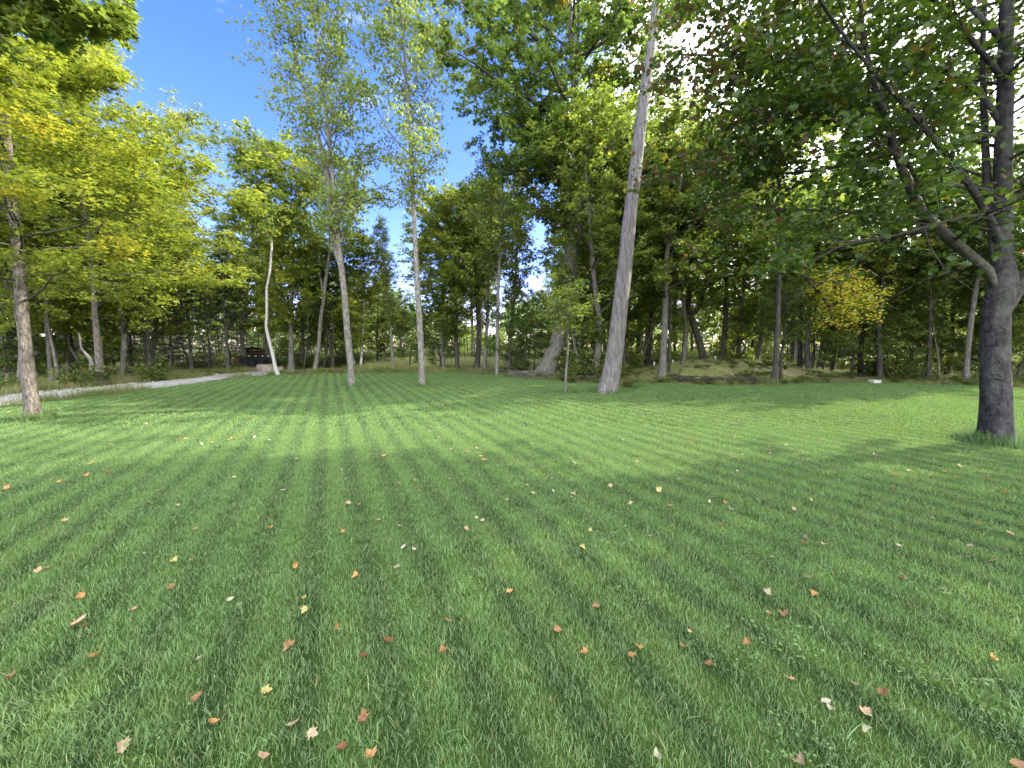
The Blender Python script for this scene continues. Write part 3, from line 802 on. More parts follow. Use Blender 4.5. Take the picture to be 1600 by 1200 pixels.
# ------------------------------------------------------------------ hero trees, each trunk drawn at its own distance
def px_line(pts, Y, drift=0.0, Y0=None):
    P, Rr = [], []
    n = len(pts)
    for i, (a, b, w) in enumerate(pts):
        y = Y + drift * i / max(1, n - 1)
        p = at(a, b, y); P.append(p)
        Rr.append(max(w, 0.6) / 2 / F * (y * CA - (p[2] - CAMZ) * SA) / math.sqrt(1 + ((a - 800) / F) ** 2))
    return np.array(P), np.array(Rr)
def hero(name, label, pts, H, spec, bark, leafm, twig='twig', extras=(), seed=1, sides=14, rings=60, rough=0.07, flare=0.5,
         top=None, group=None, tpl='lobed', cat='tree', drift=0.0, make_crown=True, fine=0.0):
    rng = np.random.default_rng(seed)
    base = gp(pts[0][0], pts[0][1]); Y = base[1]
    P, Rr = px_line(pts, Y, drift)
    P[0] = base
    if H > P[-1, 2] + 0.5:
        d = norm(P[-1] - P[-2]); d = norm(d * 0.4 + np.array([0, 0, 0.8])) if top is None else norm(np.array(top))
        z0 = P[-1, 2]; k = 3
        for j in range(1, k + 1):
            P = np.vstack([P, P[-1] + d * (H - z0) / k / d[2] + np.append(rng.normal(0, 0.12, 2), 0)])
            Rr = np.append(Rr, max(Rr[-1] * (1 - 0.8 / k * 1.0 if j < k else 0.3), 0.012))
    P = P - base
    s = dict(tpl=tpl, n2=8, n3=5); s.update(spec)
    ex = []
    for pe, dr in extras:
        a, b = px_line(pe, Y + pe_off(pe), dr); ex.append((a - base, b))
    s['extra'] = ex or None
    Q, q = resample(P, Rr, 40)
    total = Q[-1, 2]
    if 'z0' in s: s['t0'] = float(np.interp(s['z0'], Q[:, 2], np.linspace(0, 1, 40)))
    br, lg, raw = limbs_and_leaves(rng, P, Rr, s)
    root = thing(name, label, cat, tuple(base), 0, group)
    V, Fq = trunk_geo(P, Rr, rings, sides, flare, 0.45, rough, seed, fine=fine)
    ks = [obj('trunk', fast_mesh('trunk', V, Fq, M[bark], smooth=True), root)]
    for a, b in ex:
        if b[0] > 0.035:
            v2, f2 = trunk_geo(a, b * 1.02, 40, 12, 0.0, 0.4, rough, seed + 3, ground=False)
            ks.append(obj('limb', fast_mesh('limb', v2, f2, M[bark], smooth=True), root))
    ks.append(obj('branches', fast_mesh('branches', br[0], br[1], M[twig], smooth=True), root, kind='stuff'))
    if make_crown: ks.append(obj('crown', fast_mesh('crown', lg[0], lg[1], M[leafm], lg[2]), root, kind='stuff'))
    KIDS[root.name] = ks
    return root, raw, base
def pe_off(pe): return 0.0

# --- the big maple at the right edge
def near_autumn(C, rng):
    xr = C[:, 0]
    p = np.clip((-xr - 4.2) / 1.6, 0, 1) * 0.55 + 0.02
    return (rng.uniform(0, 1, len(C)) < p) * rng.uniform(0.4, 1, len(C))
right_limbs = [
    ([(1572, 485, 6), (1563, 452, 17), (1540, 419, 23), (1500, 386, 22), (1452, 350, 21), (1428, 305, 18), (1400, 240, 15), (1380, 170, 12), (1352, 80, 9), (1340, -60, 5)], -0.15),
    ([(1450, 350, 9), (1350, 333, 6), (1250, 328, 4.5), (1120, 322, 3)], 0.5),
    ([(1395, 230, 9), (1335, 195, 7), (1250, 182, 5), (1150, 168, 3)], -0.4),
    ([(1566, 385, 17), (1545, 340, 15), (1512, 285, 13), (1470, 232, 11), (1420, 170, 9), (1370, 118, 7), (1300, 30, 5), (1270, -20, 3)], -0.9),
    ([(1570, 200, 14), (1510, 125, 11), (1430, 98, 8), (1330, 70, 5), (1220, 10, 3)], 0.5),
    ([(1560, 440, 20), (1544, 300, 15), (1538, 180, 13), (1536, 60, 10), (1545, -80, 7)], 0.5),
    ([(1556, 520, 8), (1572, 484, 26), (1602, 432, 26), (1650, 350, 20), (1690, 240, 15), (1730, 100, 10)], 0.4),
    ([(1565, 120, 12), (1480, 20, 9), (1380, -60, 6), (1250, -130, 4)], -0.9),
    ([(1565, 330, 9), (1480, 345, 7), (1380, 372, 5), (1290, 380, 3)], -1.2),
    ([(1565, 60, 12), (1450, -40, 8), (1300, -60, 5), (1120, -40, 3)], 1.5),
    ([(1400, 240, 8), (1300, 262, 6), (1200, 272, 4), (1080, 262, 3)], 1.2),
    ([(1380, 170, 7), (1280, 110, 5), (1180, 90, 4), (1060, 85, 3)], 0.8),
]
NEARP = [(1557, 692, 56), (1557, 650, 55), (1556, 600, 52), (1555, 540, 50), (1557, 490, 48), (1566, 440, 52), (1566, 400, 37), (1566, 300, 33), (1570, 150, 29), (1573, 0, 24), (1576, -120, 18)]
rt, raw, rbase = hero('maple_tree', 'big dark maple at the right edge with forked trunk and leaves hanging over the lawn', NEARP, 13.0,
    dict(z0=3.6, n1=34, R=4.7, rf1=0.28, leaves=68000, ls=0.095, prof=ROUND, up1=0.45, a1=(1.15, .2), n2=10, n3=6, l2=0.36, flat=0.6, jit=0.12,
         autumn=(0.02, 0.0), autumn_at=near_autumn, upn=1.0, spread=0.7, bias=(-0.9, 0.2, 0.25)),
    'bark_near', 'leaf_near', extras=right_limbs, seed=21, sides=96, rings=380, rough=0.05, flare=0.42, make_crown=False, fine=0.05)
C, S, clump, A = raw
Cw = C + rbase
fy = Cw[:, 1] * CA - (Cw[:, 2] - CAMZ) * SA
ppx = 800 + F * Cw[:, 0] / fy; ppy = 600 - F * (Cw[:, 1] * SA + (Cw[:, 2] - CAMZ) * CA) / fy
lowcut = 445 + 0.05 * (1600 - ppx) * 0          # the crown ends above a man's head
okl = ~((np.abs(ppx - 1562) < 42) & (Cw[:, 1] < rbase[1] + .2) & (np.random.default_rng(1).uniform(0, 1, len(C)) < 0.55)) & (C[:, 2] > 2.35) & ~((ppx < 1540) & (ppy > 430) & (C[:, 2] < 2.9)) & (Cw[:, 0] > 1.9)
for lp_ in (right_limbs[0][0], right_limbs[3][0]):       # few leaves hang straight in front of the two main limbs
    q_ = np.array([(a, b) for a, b, w in lp_], float); q_, _ = resample(np.c_[q_, np.zeros(len(q_))], np.ones(len(q_)), 60)
    dd_ = np.min(np.hypot(ppx[:, None] - q_[None, :, 0], ppy[:, None] - q_[None, :, 1]), axis=1)
    okl &= ~((dd_ < 15) & (Cw[:, 1] < rbase[1]) & (np.random.default_rng(2).uniform(0, 1, len(C)) < 0.7))
C, S, clump, A, ppx, ppy, fy = C[okl], S[okl], clump[okl], A[okl], ppx[okl], ppy[okl], fy[okl]
rng = np.random.default_rng(5)
inv = (ppx > 900) & (ppx < 1640) & (ppy > -60) & (fy > 0)
near_order = np.where(inv & (ppx < 1600) & (ppy > 0))[0]
near_order = near_order[np.argsort(-(S / fy)[near_order])][:300]
solo = np.zeros(len(C), bool); solo[near_order] = True
a_ = inv & ~solo
g1 = leaf_geo(rng, C[a_], S[a_], 'maple', 1.0, 0.7, clump[a_], A[a_])
g2 = leaf_geo(rng, C[~inv], S[~inv] * 1.15, 'lobed', 1.0, 0.7, clump[~inv], A[~inv])
V = np.concatenate([g1[0], g2[0]]); Fc = np.concatenate([g1[1], g2[1] + len(g1[0])]); cc = np.concatenate([g1[2], g2[2]])
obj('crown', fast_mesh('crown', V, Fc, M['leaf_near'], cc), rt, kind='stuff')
solo_me = []
for v in range(10):
    T, Tf = TPL['maple']; T = T.copy(); T[:, 2] += rng.normal(0, 0.05, len(T)); T[:, 1] *= rng.uniform(0.85, 1.15)
    solo_me.append(fast_mesh('leaf', T, Tf, M['leaf_near'], np.tile([rng.uniform(0, 1), rng.uniform(0, 1), 0.8 if v == 9 else 0.0], (len(T), 1))))
for j, i in enumerate(near_order):
    o = obj('leaf', solo_me[9 if A[i] > 0.5 else j % 9], rt, tuple(C[i]))
    o.rotation_euler = (rng.normal(0, .5), rng.normal(0.1, .4), rng.uniform(0, 6.28)); o.scale = [S[i]] * 3
# bark scars and old branch eyes on the near trunk, lying on its surface
NP_, NR_ = px_line(NEARP, rbase[1]); NP_ = NP_ - rbase
def bark_scar(ang, z, w, h):
    c = np.array([np.interp(z, NP_[:, 2], NP_[:, k]) for k in (0, 1)]); r = np.interp(z, NP_[:, 2], NR_)
    a0 = math.atan2(-rbase[1], -rbase[0]) + ang
    V = []; n = 20
    prof = [(1.35, -0.012), (1.1, 0.002), (0.9, 0.008), (0.7, 0.010), (0.5, 0.006), (0.36, -0.004), (0.22, -0.012)]
    for rr, e in prof:
        for q in range(n):
            t = 2 * math.pi * q / n; wob = 1 + 0.12 * math.sin(3 * t + z * 9) + 0.06 * math.sin(5 * t + z * 17)
            dx, dz = w * rr * wob * math.cos(t), h * rr * wob * math.sin(t)
            dz -= 0.25 * abs(dx) ** 1.2 * 2
            a = a0 + dx / r; rad = r * 1.012 + e
            V.append((c[0] + rad * math.cos(a), c[1] + rad * math.sin(a), z + dz))
    Fq = [[k * n + q, k * n + (q + 1) % n, (k + 1) * n + (q + 1) % n, (k + 1) * n + q] for k in range(len(prof) - 1) for q in range(n)]
    Fq += cap_quads(n, (len(prof) - 1) * n).tolist()
    obj('bark_scar', fast_mesh('bark_scar', V, Fq, M['bark_near'], smooth=True), rt)
for a_, z_, w_, h_ in ((0.35, 1.85, .075, .05), (-0.30, 1.88, .085, .055), (0.0, 1.62, .06, .025), (0.05, 1.12, .09, .05), (0.35, 1.38, .03, .05), (-0.1, 0.62, .05, .02), (-0.45, 0.75, .03, .03), (0.2, 2.35, .05, .03)): bark_scar(a_, z_, w_, h_)

# --- the yellow-green maple at the left edge
LEFTP = [(52, 655, 29), (50, 630, 26), (45, 590, 25), (40, 540, 23), (35, 490, 22), (31, 430, 21), (26, 370, 20), (18, 300, 18), (12, 230, 17), (5, 150, 13), (0, 80, 9)]
hero('maple_tree', 'yellow-green maple with pale scarred trunk at the left edge beside the gravel path', LEFTP, 9.6,
    dict(z0=2.5, n1=44, R=3.75, leaves=62000, ls=0.10, rf1=0.26, prof=lambda s: np.clip(1.12 - 1.08 * s, 0.06, 1) * np.clip(0.75 + 1.2 * s, 0, 1), up1=0.0, a1=(1.35, .12), n2=10, n3=6, flat=0.28,
         autumn=(0.05, 0.04), upn=1.35, spread=0.42, jit=0.08, bias=(0.9, 0.3, 0.12)),
    'bark_maple', 'leaf_yellowmaple', seed=31, sides=72, rings=300, rough=0.08, flare=0.5, fine=0.10)

# --- off-frame tree whose end branches hang into the top left corner
rng = np.random.default_rng(8)
tP = np.array([[0, 0, 0], [0.1, 0, 2.5], [0.0, 0.1, 5], [0.1, 0.1, 8], [0, 0, 10.5]]); tR = np.array([.22, .19, .15, .09, .03])
b0 = np.array([-10.6, 5.2, 0])
ex = []
for (pa, dr, y0) in (([(-240, 60, 9), (-60, 30, 6), (60, 10, 4), (150, 22, 3)], 0.4, 5.6), ([(-240, -20, 9), (0, -40, 6), (140, -20, 4), (215, 18, 3)], 0.3, 5.9), ([(-200, 20, 7), (-20, 0, 5), (70, 0, 3), (115, 35, 2.5)], 0.8, 5.7)):
    a, b = px_line(pa, y0, dr); ex.append((a - b0, b))
br, lg, _ = limbs_and_leaves(rng, tP, tR, dict(t0=.5, n1=5, R=1.0, l2=.24, leaves=15000, ls=.13, tpl='lobed', extra=ex, n2=8, n3=5, prof=ROUND, jit=0.09, keep=lambda C: (C[:, 0] + b0[0] < -0.97 * (C[:, 1] + b0[1] - 0.5)) & (C[:, 2] > 5.75)))
build_tree('maple_tree', 'green maple beyond the left edge whose branch tips hang into the top left corner', 'tree', tP, tR, br, lg, 'bark_maple', 'leaf_maple', base=tuple(b0))

# --- two tall poplars standing in the lawn
hero('poplar_tree', 'tall leaning poplar with twin upper stems standing left of centre in the lawn',
    [(550, 603, 11.5), (548, 570, 10.7), (543, 520, 10.7), (537, 450, 9.8), (530, 390, 9.0), (527, 350, 7.4), (518, 260, 6.6), (508, 170, 5.3), (497, 80, 4.5), (487, 0, 3.7)], 19.0,
    dict(z0=5.0, n1=46, R=3.3, leaves=16000, ls=0.135, tpl='round', prof=UPR, up1=0.7, a1=(0.80, .16), wob=0.06, n2=8, n3=5, l2=0.36, upn=0.4, spread=1.0, autumn=(0.05, 0), jit=0.14),
    'bark_poplar', 'leaf_poplar', 'twig_pale', extras=[([(533, 415, 10), (522, 380, 9.5), (515, 330, 8.5), (510, 260, 7), (470, 120, 4), (448, 20, 2.5)], 0.2),
      ([(545, 345, 4.5), (560, 320, 4), (588, 309, 3.4), (615, 313, 2)], 0.2)], seed=41, sides=18, rings=90, rough=0.05, flare=0.35)
hero('poplar_tree', 'tall straight pale poplar with thin open crown standing in the middle of the lawn',
    [(660, 603, 10.7), (659, 570, 9.8), (656, 510, 9.4), (652, 440, 8.6), (649, 380, 7.4), (646, 320, 6.6), (642, 240, 5.7), (637, 160, 4.9), (632, 80, 4.1), (628, 0, 3.3)], 19.5,
    dict(z0=6.2, n1=44, R=3.5, leaves=13000, ls=0.135, tpl='round', prof=UPR, up1=0.8, a1=(0.74, .14), wob=0.06, n2=8, n3=5, l2=0.36, upn=0.4, spread=1.0, autumn=(0.06, 0), jit=0.14),
    'bark_poplar', 'leaf_poplar', 'twig_pale', seed=42, sides=18, rings=90, rough=0.05, flare=0.35)

# --- the bare leaning trunk
hero('dead_tree', 'thick bare grey leaning trunk without leaves standing right of centre on the lawn',
    [(948, 613, 32.0), (952, 595, 28.8), (957, 570, 27.2), (963, 530, 25.6), (970, 470, 24.0), (977, 410, 22.4), (983, 350, 21.2), (990, 290, 20.0), (997, 230, 19.2), (1004, 170, 17.6), (1012, 110, 16.0), (1019, 60, 14.4), (1026, 0, 12.8), (1030, -40, 12.0)], 16.0,
    dict(z0=7.0, n1=9, R=1.0, leaves=10, ls=0.02, tpl='round', n2=4, n3=2, rf1=0.12, up1=-0.1, prof=lambda s: np.ones_like(s), a1=(1.2, .3)),
    'bark_bare', 'leaf_poplar', 'twig_pale', seed=51, sides=72, rings=300, rough=0.05, flare=0.33, fine=0.07)

# --- the large tree behind it, left
hero('maple_tree', 'very tall broad maple with rough leaning trunk and huge crown behind the bare trunk',
    [(852, 586, 30), (861, 560, 26), (872, 530, 24), (884, 480, 24), (891, 420, 23), (897, 360, 22), (902, 300, 20), (905, 230, 17), (900, 150, 13), (893, 60, 9)], 22.0,
    dict(z0=7.5, n1=34, R=5.8, leaves=72000, ls=0.20, prof=ROUND, up1=0.35, a1=(1.05, .15), n2=9, n3=6, autumn=(0.05, 0.04), spread=0.6, bias=(-0.8, 0, 0.12)),
    'bark_grey', 'leaf_shade', extras=[([(897, 350, 12), (880, 300, 10), (855, 255, 8), (835, 200, 6), (815, 120, 4)], -0.5), ([(904, 250, 10), (860, 180, 8), (800, 140, 5), (740, 110, 3)], 0.5)],
    seed=61, sides=22, rings=80, rough=0.16, flare=0.45)

G1 = dict(n1=28, R=3.0, leaves=9000, ls=0.19, prof=ROUND, up1=0.45, autumn=(0.04, 0.03), n2=7, n3=5)
def H_(label, pts, H, bark='bark_dark', lm='leaf_maple', extras=(), seed=0, nm='maple_tree', tw='twig', cat='tree', **k):
    pts = [(a, b, w * 0.86) for a, b, w in pts]
    s = dict(G1); s['z0'] = H * 0.35; s.update(k)
    return hero(nm, label, pts, H, s, bark, lm, tw, extras, seed=seed, sides=14, rings=60, rough=0.07, flare=0.45, cat=cat)

H_('white-barked crooked birch standing at the far lawn edge beside the gravel path', [(434, 585, 9), (430, 572, 7), (426, 553, 7), (420, 530, 6.5), (416, 510, 6), (417, 490, 5.5), (417, 470, 5.5), (417, 450, 5), (421, 428, 4.5), (424, 380, 4)], 12.0,
   'bark_white', 'leaf_maple', seed=101, nm='birch_tree', tw='twig_pale', z0=7.0, R=2.6, leaves=11000, autumn=(0.08, 0.05))
H_('pale grey tree with a low rounded yellow-green crown just right of the birch', [(455, 580, 13), (455, 560, 11), (455, 530, 9), (454, 480, 7)], 7.6, 'bark_grey', 'leaf_yellowmaple', seed=102, z0=2.6, R=2.5, leaves=9000)
H_('slim pale forked tree between the low rounded tree and the twin-stem poplar', [(492, 580, 9), (498, 540, 7.5), (501, 500, 7), (506, 465, 6.5), (509, 435, 7), (514, 400, 5), (516, 350, 4)], 12.5, 'bark_poplar', 'leaf_maple', seed=103,
   extras=[([(506, 460, 5), (500, 430, 4), (492, 380, 3)], .2)], z0=6.6, R=2.8)
H_('dark straight trunk with bright green crown, first dark one right of the middle poplar', [(745, 578, 11), (747, 550, 9), (748, 510, 8.5), (745, 460, 7.5), (744, 410, 6)], 11.4, 'bark_dark', 'leaf_maple', seed=104, z0=4.6, R=3.4, leaves=12000)
H_('thin grey poplar close right of the dark straight trunk', [(757, 579, 7), (759, 540, 6.5), (762, 480, 5.5), (763, 420, 4.5)], 12.3, 'bark_poplar', 'leaf_poplar', seed=105, nm='poplar_tree', tw='twig_pale', tpl='round', z0=5.4, R=1.9, ls=0.15, leaves=8000)
H_('thin pale poplar at the woodland edge, second right of the dark straight trunk', [(776, 586, 7), (777, 540, 6.5), (778, 480, 6), (779, 440, 5)], 11.5, 'bark_poplar', 'leaf_poplar', seed=106, nm='poplar_tree', tw='twig_pale', tpl='round', z0=5.0, R=2.0, ls=0.15, leaves=8000)
H_('thin crooked sapling on the lawn left of the bare leaning trunk', [(882, 614, 5), (884, 590, 4.5), (886, 565, 4), (888, 535, 3.2), (886, 500, 2.4)], 3.4, 'bark_grey', 'leaf_maple', seed=107, z0=1.75, R=1.0, leaves=1500, ls=0.11, n1=16, n2=5, n3=4)
H_('brown-grey trunk at the left foot of the mound', [(1034, 590, 17), (1036, 560, 13), (1038, 520, 12), (1040, 470, 11), (1042, 400, 9)], 12.5, 'bark_grey', 'leaf_maple', seed=108, z0=3.8, R=3.4, leaves=14000)
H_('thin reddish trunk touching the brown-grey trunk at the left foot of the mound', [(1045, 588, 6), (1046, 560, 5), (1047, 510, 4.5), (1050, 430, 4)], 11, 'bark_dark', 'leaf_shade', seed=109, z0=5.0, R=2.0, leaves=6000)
H_('dark tree with S-shaped trunk and curling forked limbs on the mound', [(1097, 583, 19), (1098, 560, 14), (1093, 535, 13), (1083, 505, 12.5), (1076, 485, 12), (1076, 460, 10), (1079, 420, 8), (1078, 360, 6)], 13, 'bark_dark', 'leaf_maple', seed=110,
   extras=[([(1080, 494, 8), (1093, 478, 7), (1098, 458, 6.5), (1092, 440, 5), (1078, 430, 4)], .1), ([(1080, 440, 5), (1062, 430, 4), (1045, 415, 3)], .3), ([(1092, 458, 4), (1115, 440, 3), (1130, 415, 2.5)], .3)], z0=4.4, R=3.2, leaves=13000)
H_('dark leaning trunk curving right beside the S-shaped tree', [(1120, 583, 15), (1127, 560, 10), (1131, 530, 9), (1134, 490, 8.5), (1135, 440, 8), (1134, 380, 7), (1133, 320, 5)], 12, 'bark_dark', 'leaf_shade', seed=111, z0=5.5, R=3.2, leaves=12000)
H_('slim grey trunk with Y-shaped fork at the right foot of the mound', [(1210, 598, 14), (1212, 570, 10.5), (1214, 530, 10), (1216, 480, 9.5), (1218, 425, 9), (1219, 400, 8)], 12, 'bark_dark', 'leaf_maple', seed=112,
   extras=[([(1218, 412, 7), (1205, 395, 6), (1192, 380, 4)], 0.1), ([(1219, 412, 7), (1234, 392, 6), (1246, 370, 4)], .1)], z0=4.6, R=3.6, leaves=14000)
H_('pale slim straight trunk behind the right end of the mound', [(1238, 579, 9), (1239, 540, 8), (1240, 490, 7.5), (1241, 440, 6)], 10, 'bark_grey', 'leaf_maple', seed=113, z0=4, R=3, leaves=9000)
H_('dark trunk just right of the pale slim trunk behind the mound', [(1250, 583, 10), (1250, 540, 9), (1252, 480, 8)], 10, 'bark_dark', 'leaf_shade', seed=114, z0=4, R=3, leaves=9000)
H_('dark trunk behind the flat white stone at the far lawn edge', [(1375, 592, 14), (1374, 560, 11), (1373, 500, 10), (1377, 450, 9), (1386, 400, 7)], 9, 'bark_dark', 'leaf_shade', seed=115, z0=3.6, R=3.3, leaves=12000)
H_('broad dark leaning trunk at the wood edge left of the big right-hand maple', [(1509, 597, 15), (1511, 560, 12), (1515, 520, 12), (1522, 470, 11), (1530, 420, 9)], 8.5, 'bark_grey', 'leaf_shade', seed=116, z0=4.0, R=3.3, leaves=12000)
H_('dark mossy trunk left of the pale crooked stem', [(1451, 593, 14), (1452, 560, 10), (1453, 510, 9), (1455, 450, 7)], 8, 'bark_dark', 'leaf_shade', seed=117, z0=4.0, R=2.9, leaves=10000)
H_('pale crooked dying sapling with few leaves at the wood edge left of the big maple', [(1468, 592, 5), (1466, 560, 4.5), (1460, 525, 4), (1456, 495, 4), (1453, 470, 3.4)], 4.6, 'bark_poplar', 'leaf_poplar', seed=118, tw='twig_pale', tpl='round', z0=3.0, R=1.1, leaves=900, ls=0.11, n1=10, n2=4, n3=3)
H_('pair of joined pale trunks behind the yellow-green maple, left stem', [(79, 600, 10), (78, 570, 8.5), (75, 540, 8), (72, 500, 7)], 11, 'bark_grey', 'leaf_yellowmaple', seed=119, z0=3.0, R=3.1, leaves=10000)
H_('pair of joined pale trunks behind the yellow-green maple, right stem', [(91, 601, 9), (88, 570, 8), (83, 545, 7), (76, 510, 6)], 10, 'bark_grey', 'leaf_yellowmaple', seed=120, z0=3.2, R=2.6, leaves=7000)
H_('stout pale straight trunk beyond the path, left of the spruces', [(157, 599, 22), (156, 575, 17), (153, 540, 15), (149, 500, 13), (145, 440, 11)], 13.5, 'bark_maple', 'leaf_yellowmaple', seed=121, z0=2.9, R=3.8, leaves=16000)
H_('short dark trunk left of the stout pale trunk beyond the path', [(115, 592, 13), (113, 570, 11), (112, 540, 9)], 9, 'bark_dark', 'leaf_yellowmaple', seed=122, z0=2.3, R=2.4, leaves=6000)
H_('dark trunk under green foliage right of the stout pale trunk beyond the path', [(205, 584, 11), (204, 560, 9), (202, 520, 8)], 9.5, 'bark_grey', 'leaf_maple', seed=123, z0=2.4, R=2.9, leaves=9000)
H_('thin white birch stem beyond the path right of the twin-stem poplar', [(563, 576, 4.5), (566, 540, 4), (568, 500, 4), (569, 460, 3)], 9, 'bark_white', 'leaf_maple', seed=124, nm='birch_tree', tw='twig_pale', z0=4.6, R=1.8, leaves=5000)
H_('wispy thin-crowned tree rising above the left-hand trees, nearer the corner', [(98, 590, 9), (105, 500, 8), (118, 380, 6), (140, 230, 5), (155, 150, 3.5)], 15.2, 'bark_grey', 'leaf_poplar', seed=125, z0=8.5, R=3.0, leaves=6500, ls=.17, n1=18, autumn=(0.12, 0.1))
H_('wispy thin-crowned tree rising above the left-hand trees, right of the corner', [(235, 582, 9), (245, 500, 8), (262, 380, 6), (270, 270, 4.5)], 14.6, 'bark_grey', 'leaf_poplar', seed=126, z0=7.5, R=3.6, leaves=8000, ls=.17, n1=18, autumn=(0.10, 0.08))
# broken crooked dead stem beside the stout pale trunk
b = gp(144, 597)
P_, R_ = px_line([(144, 597, 8), (143, 580, 8), (142, 563, 7), (134, 553, 5), (127, 543, 4.5), (125, 530, 4), (123, 520, 3)], b[1]); P_[0] = b
r = thing('dead_tree', 'short crooked broken grey stem leaning beside the stout pale trunk beyond the path', 'dead tree', tuple(b))
v, f = trunk_geo(P_ - b, R_, 40, 14, 0.4, 0.3, 0.15, 5)
obj('trunk', fast_mesh('trunk', v, f, M['stub'], smooth=True), r)

# turned yellow and orange spray hanging from the Y-forked tree
rng = np.random.default_rng(77)
b = gp(1210, 598)
ex = []
for pe, dr in (([(1218, 425, 5), (1262, 425, 4), (1315, 445, 3), (1362, 470, 2)], -0.6), ([(1240, 425, 4), (1290, 448, 3), (1330, 480, 2), (1345, 500, 1.5)], -0.9), ([(1250, 425, 4), (1290, 470, 3), (1300, 500, 2)], -0.4), ([(1262, 425, 4), (1320, 430, 3), (1370, 455, 2)], 0.3)):
    P_, R_ = px_line(pe, b[1] - 0.2, dr); a_, b_ = resample(P_, R_, 9); ex.append((a_ - b, b_))
P1 = np.stack([e[0] for e in ex]); R1 = np.stack([e[1] for e in ex])
P2, R2, i2 = grow(rng, P1, R1, 12, 0.25, 1.0, (0.9, 0.2), 0.46, -0.3, 0.12, 5, 0.5, flat=0.5)
P3, R3, i3 = grow(rng, P2, R2, 4, 0.2, 1.0, (0.8, 0.2), 0.3, -0.3, 0.12, 3, 0.5)
n = 2500; ti = rng.integers(0, len(P3), n); C = P3[ti, rng.integers(0, 3, n)] + rng.normal(0, 0.11, (n, 3))
low = np.clip((1.6 + 1.1 - (C[:, 2])) / 1.0, 0, 1)
g = leaf_geo(rng, C, 0.12 * rng.uniform(.7, 1.2, n), 'lobed', 1.0, .6, rng.uniform(0, 1, len(P2))[i3][ti], (rng.uniform(0, 1, n) < 0.08 + 0.5 * low) * rng.uniform(.4, 1, n))
yt = [o for o in bpy.data.objects if o.get('label', '').startswith('slim grey trunk with Y-shaped')][0]
vb, fb = join_q([tubes(P1, R1, 6), tubes(P2, R2, 4), tubes(P3, R3, 3)])
obj('hanging_branch', fast_mesh('hanging_branch', vb, fb, M['twig'], smooth=True), yt, kind='stuff')
obj('turned_spray', fast_mesh('turned_spray', g[0], g[1], M['leaf_orange'], g[2]), yt, kind='stuff', label='yellow and orange leaves on the drooping branch')

# ------------------------------------------------------------------ the wood behind, tree by tree
TX = [-400, 0, 150, 250, 300, 335, 365, 400, 480, 560, 600, 640, 700, 780, 822, 850, 880, 1000, 1100, 1250, 1400, 1500, 1650, 2000]
TY = [60, 60, 130, 250, 330, 400, 320, 290, 330, 445, 450, 420, 300, 300, 420, 430, 360, 240, 340, 375, 400, 385, 365, 300]
LM = [(52, 'left edge maple'), (156, 'stout trunk past the path'), (300, 'first tall spruce'), (434, 'white crooked birch'), (550, 'leaning twin-stem poplar'),
      (660, 'straight middle poplar'), (745, 'dark straight trunk'), (860, 'broad rough-barked maple'), (948, 'bare leaning trunk'), (1034, 'brown-grey mound trunk'),
      (1098, 'S-shaped tree'), (1210, 'Y-forked slim trunk'), (1375, 'trunk behind the white stone'), (1510, 'broad dark leaning trunk'), (1557, 'big right-hand maple')]
ORD = ['first', 'second', 'third', 'fourth', 'fifth', 'sixth', 'seventh', 'eighth', 'ninth', 'tenth', 'eleventh', 'twelfth', 'thirteenth', 'fourteenth']
DESC = {'maple_a': 'grey-trunked green maple', 'maple_b': 'light green maple', 'maple_c': 'tall dark green maple', 'maple_y': 'yellow-green maple',
        'under_a': 'low dark understory tree', 'under_b': 'low light green sapling', 'poplar_a': 'thin pale poplar', 'spruce_a': 'dense dark spruce', 'spruce_b': 'spruce with dead lower branches'}
forest = []
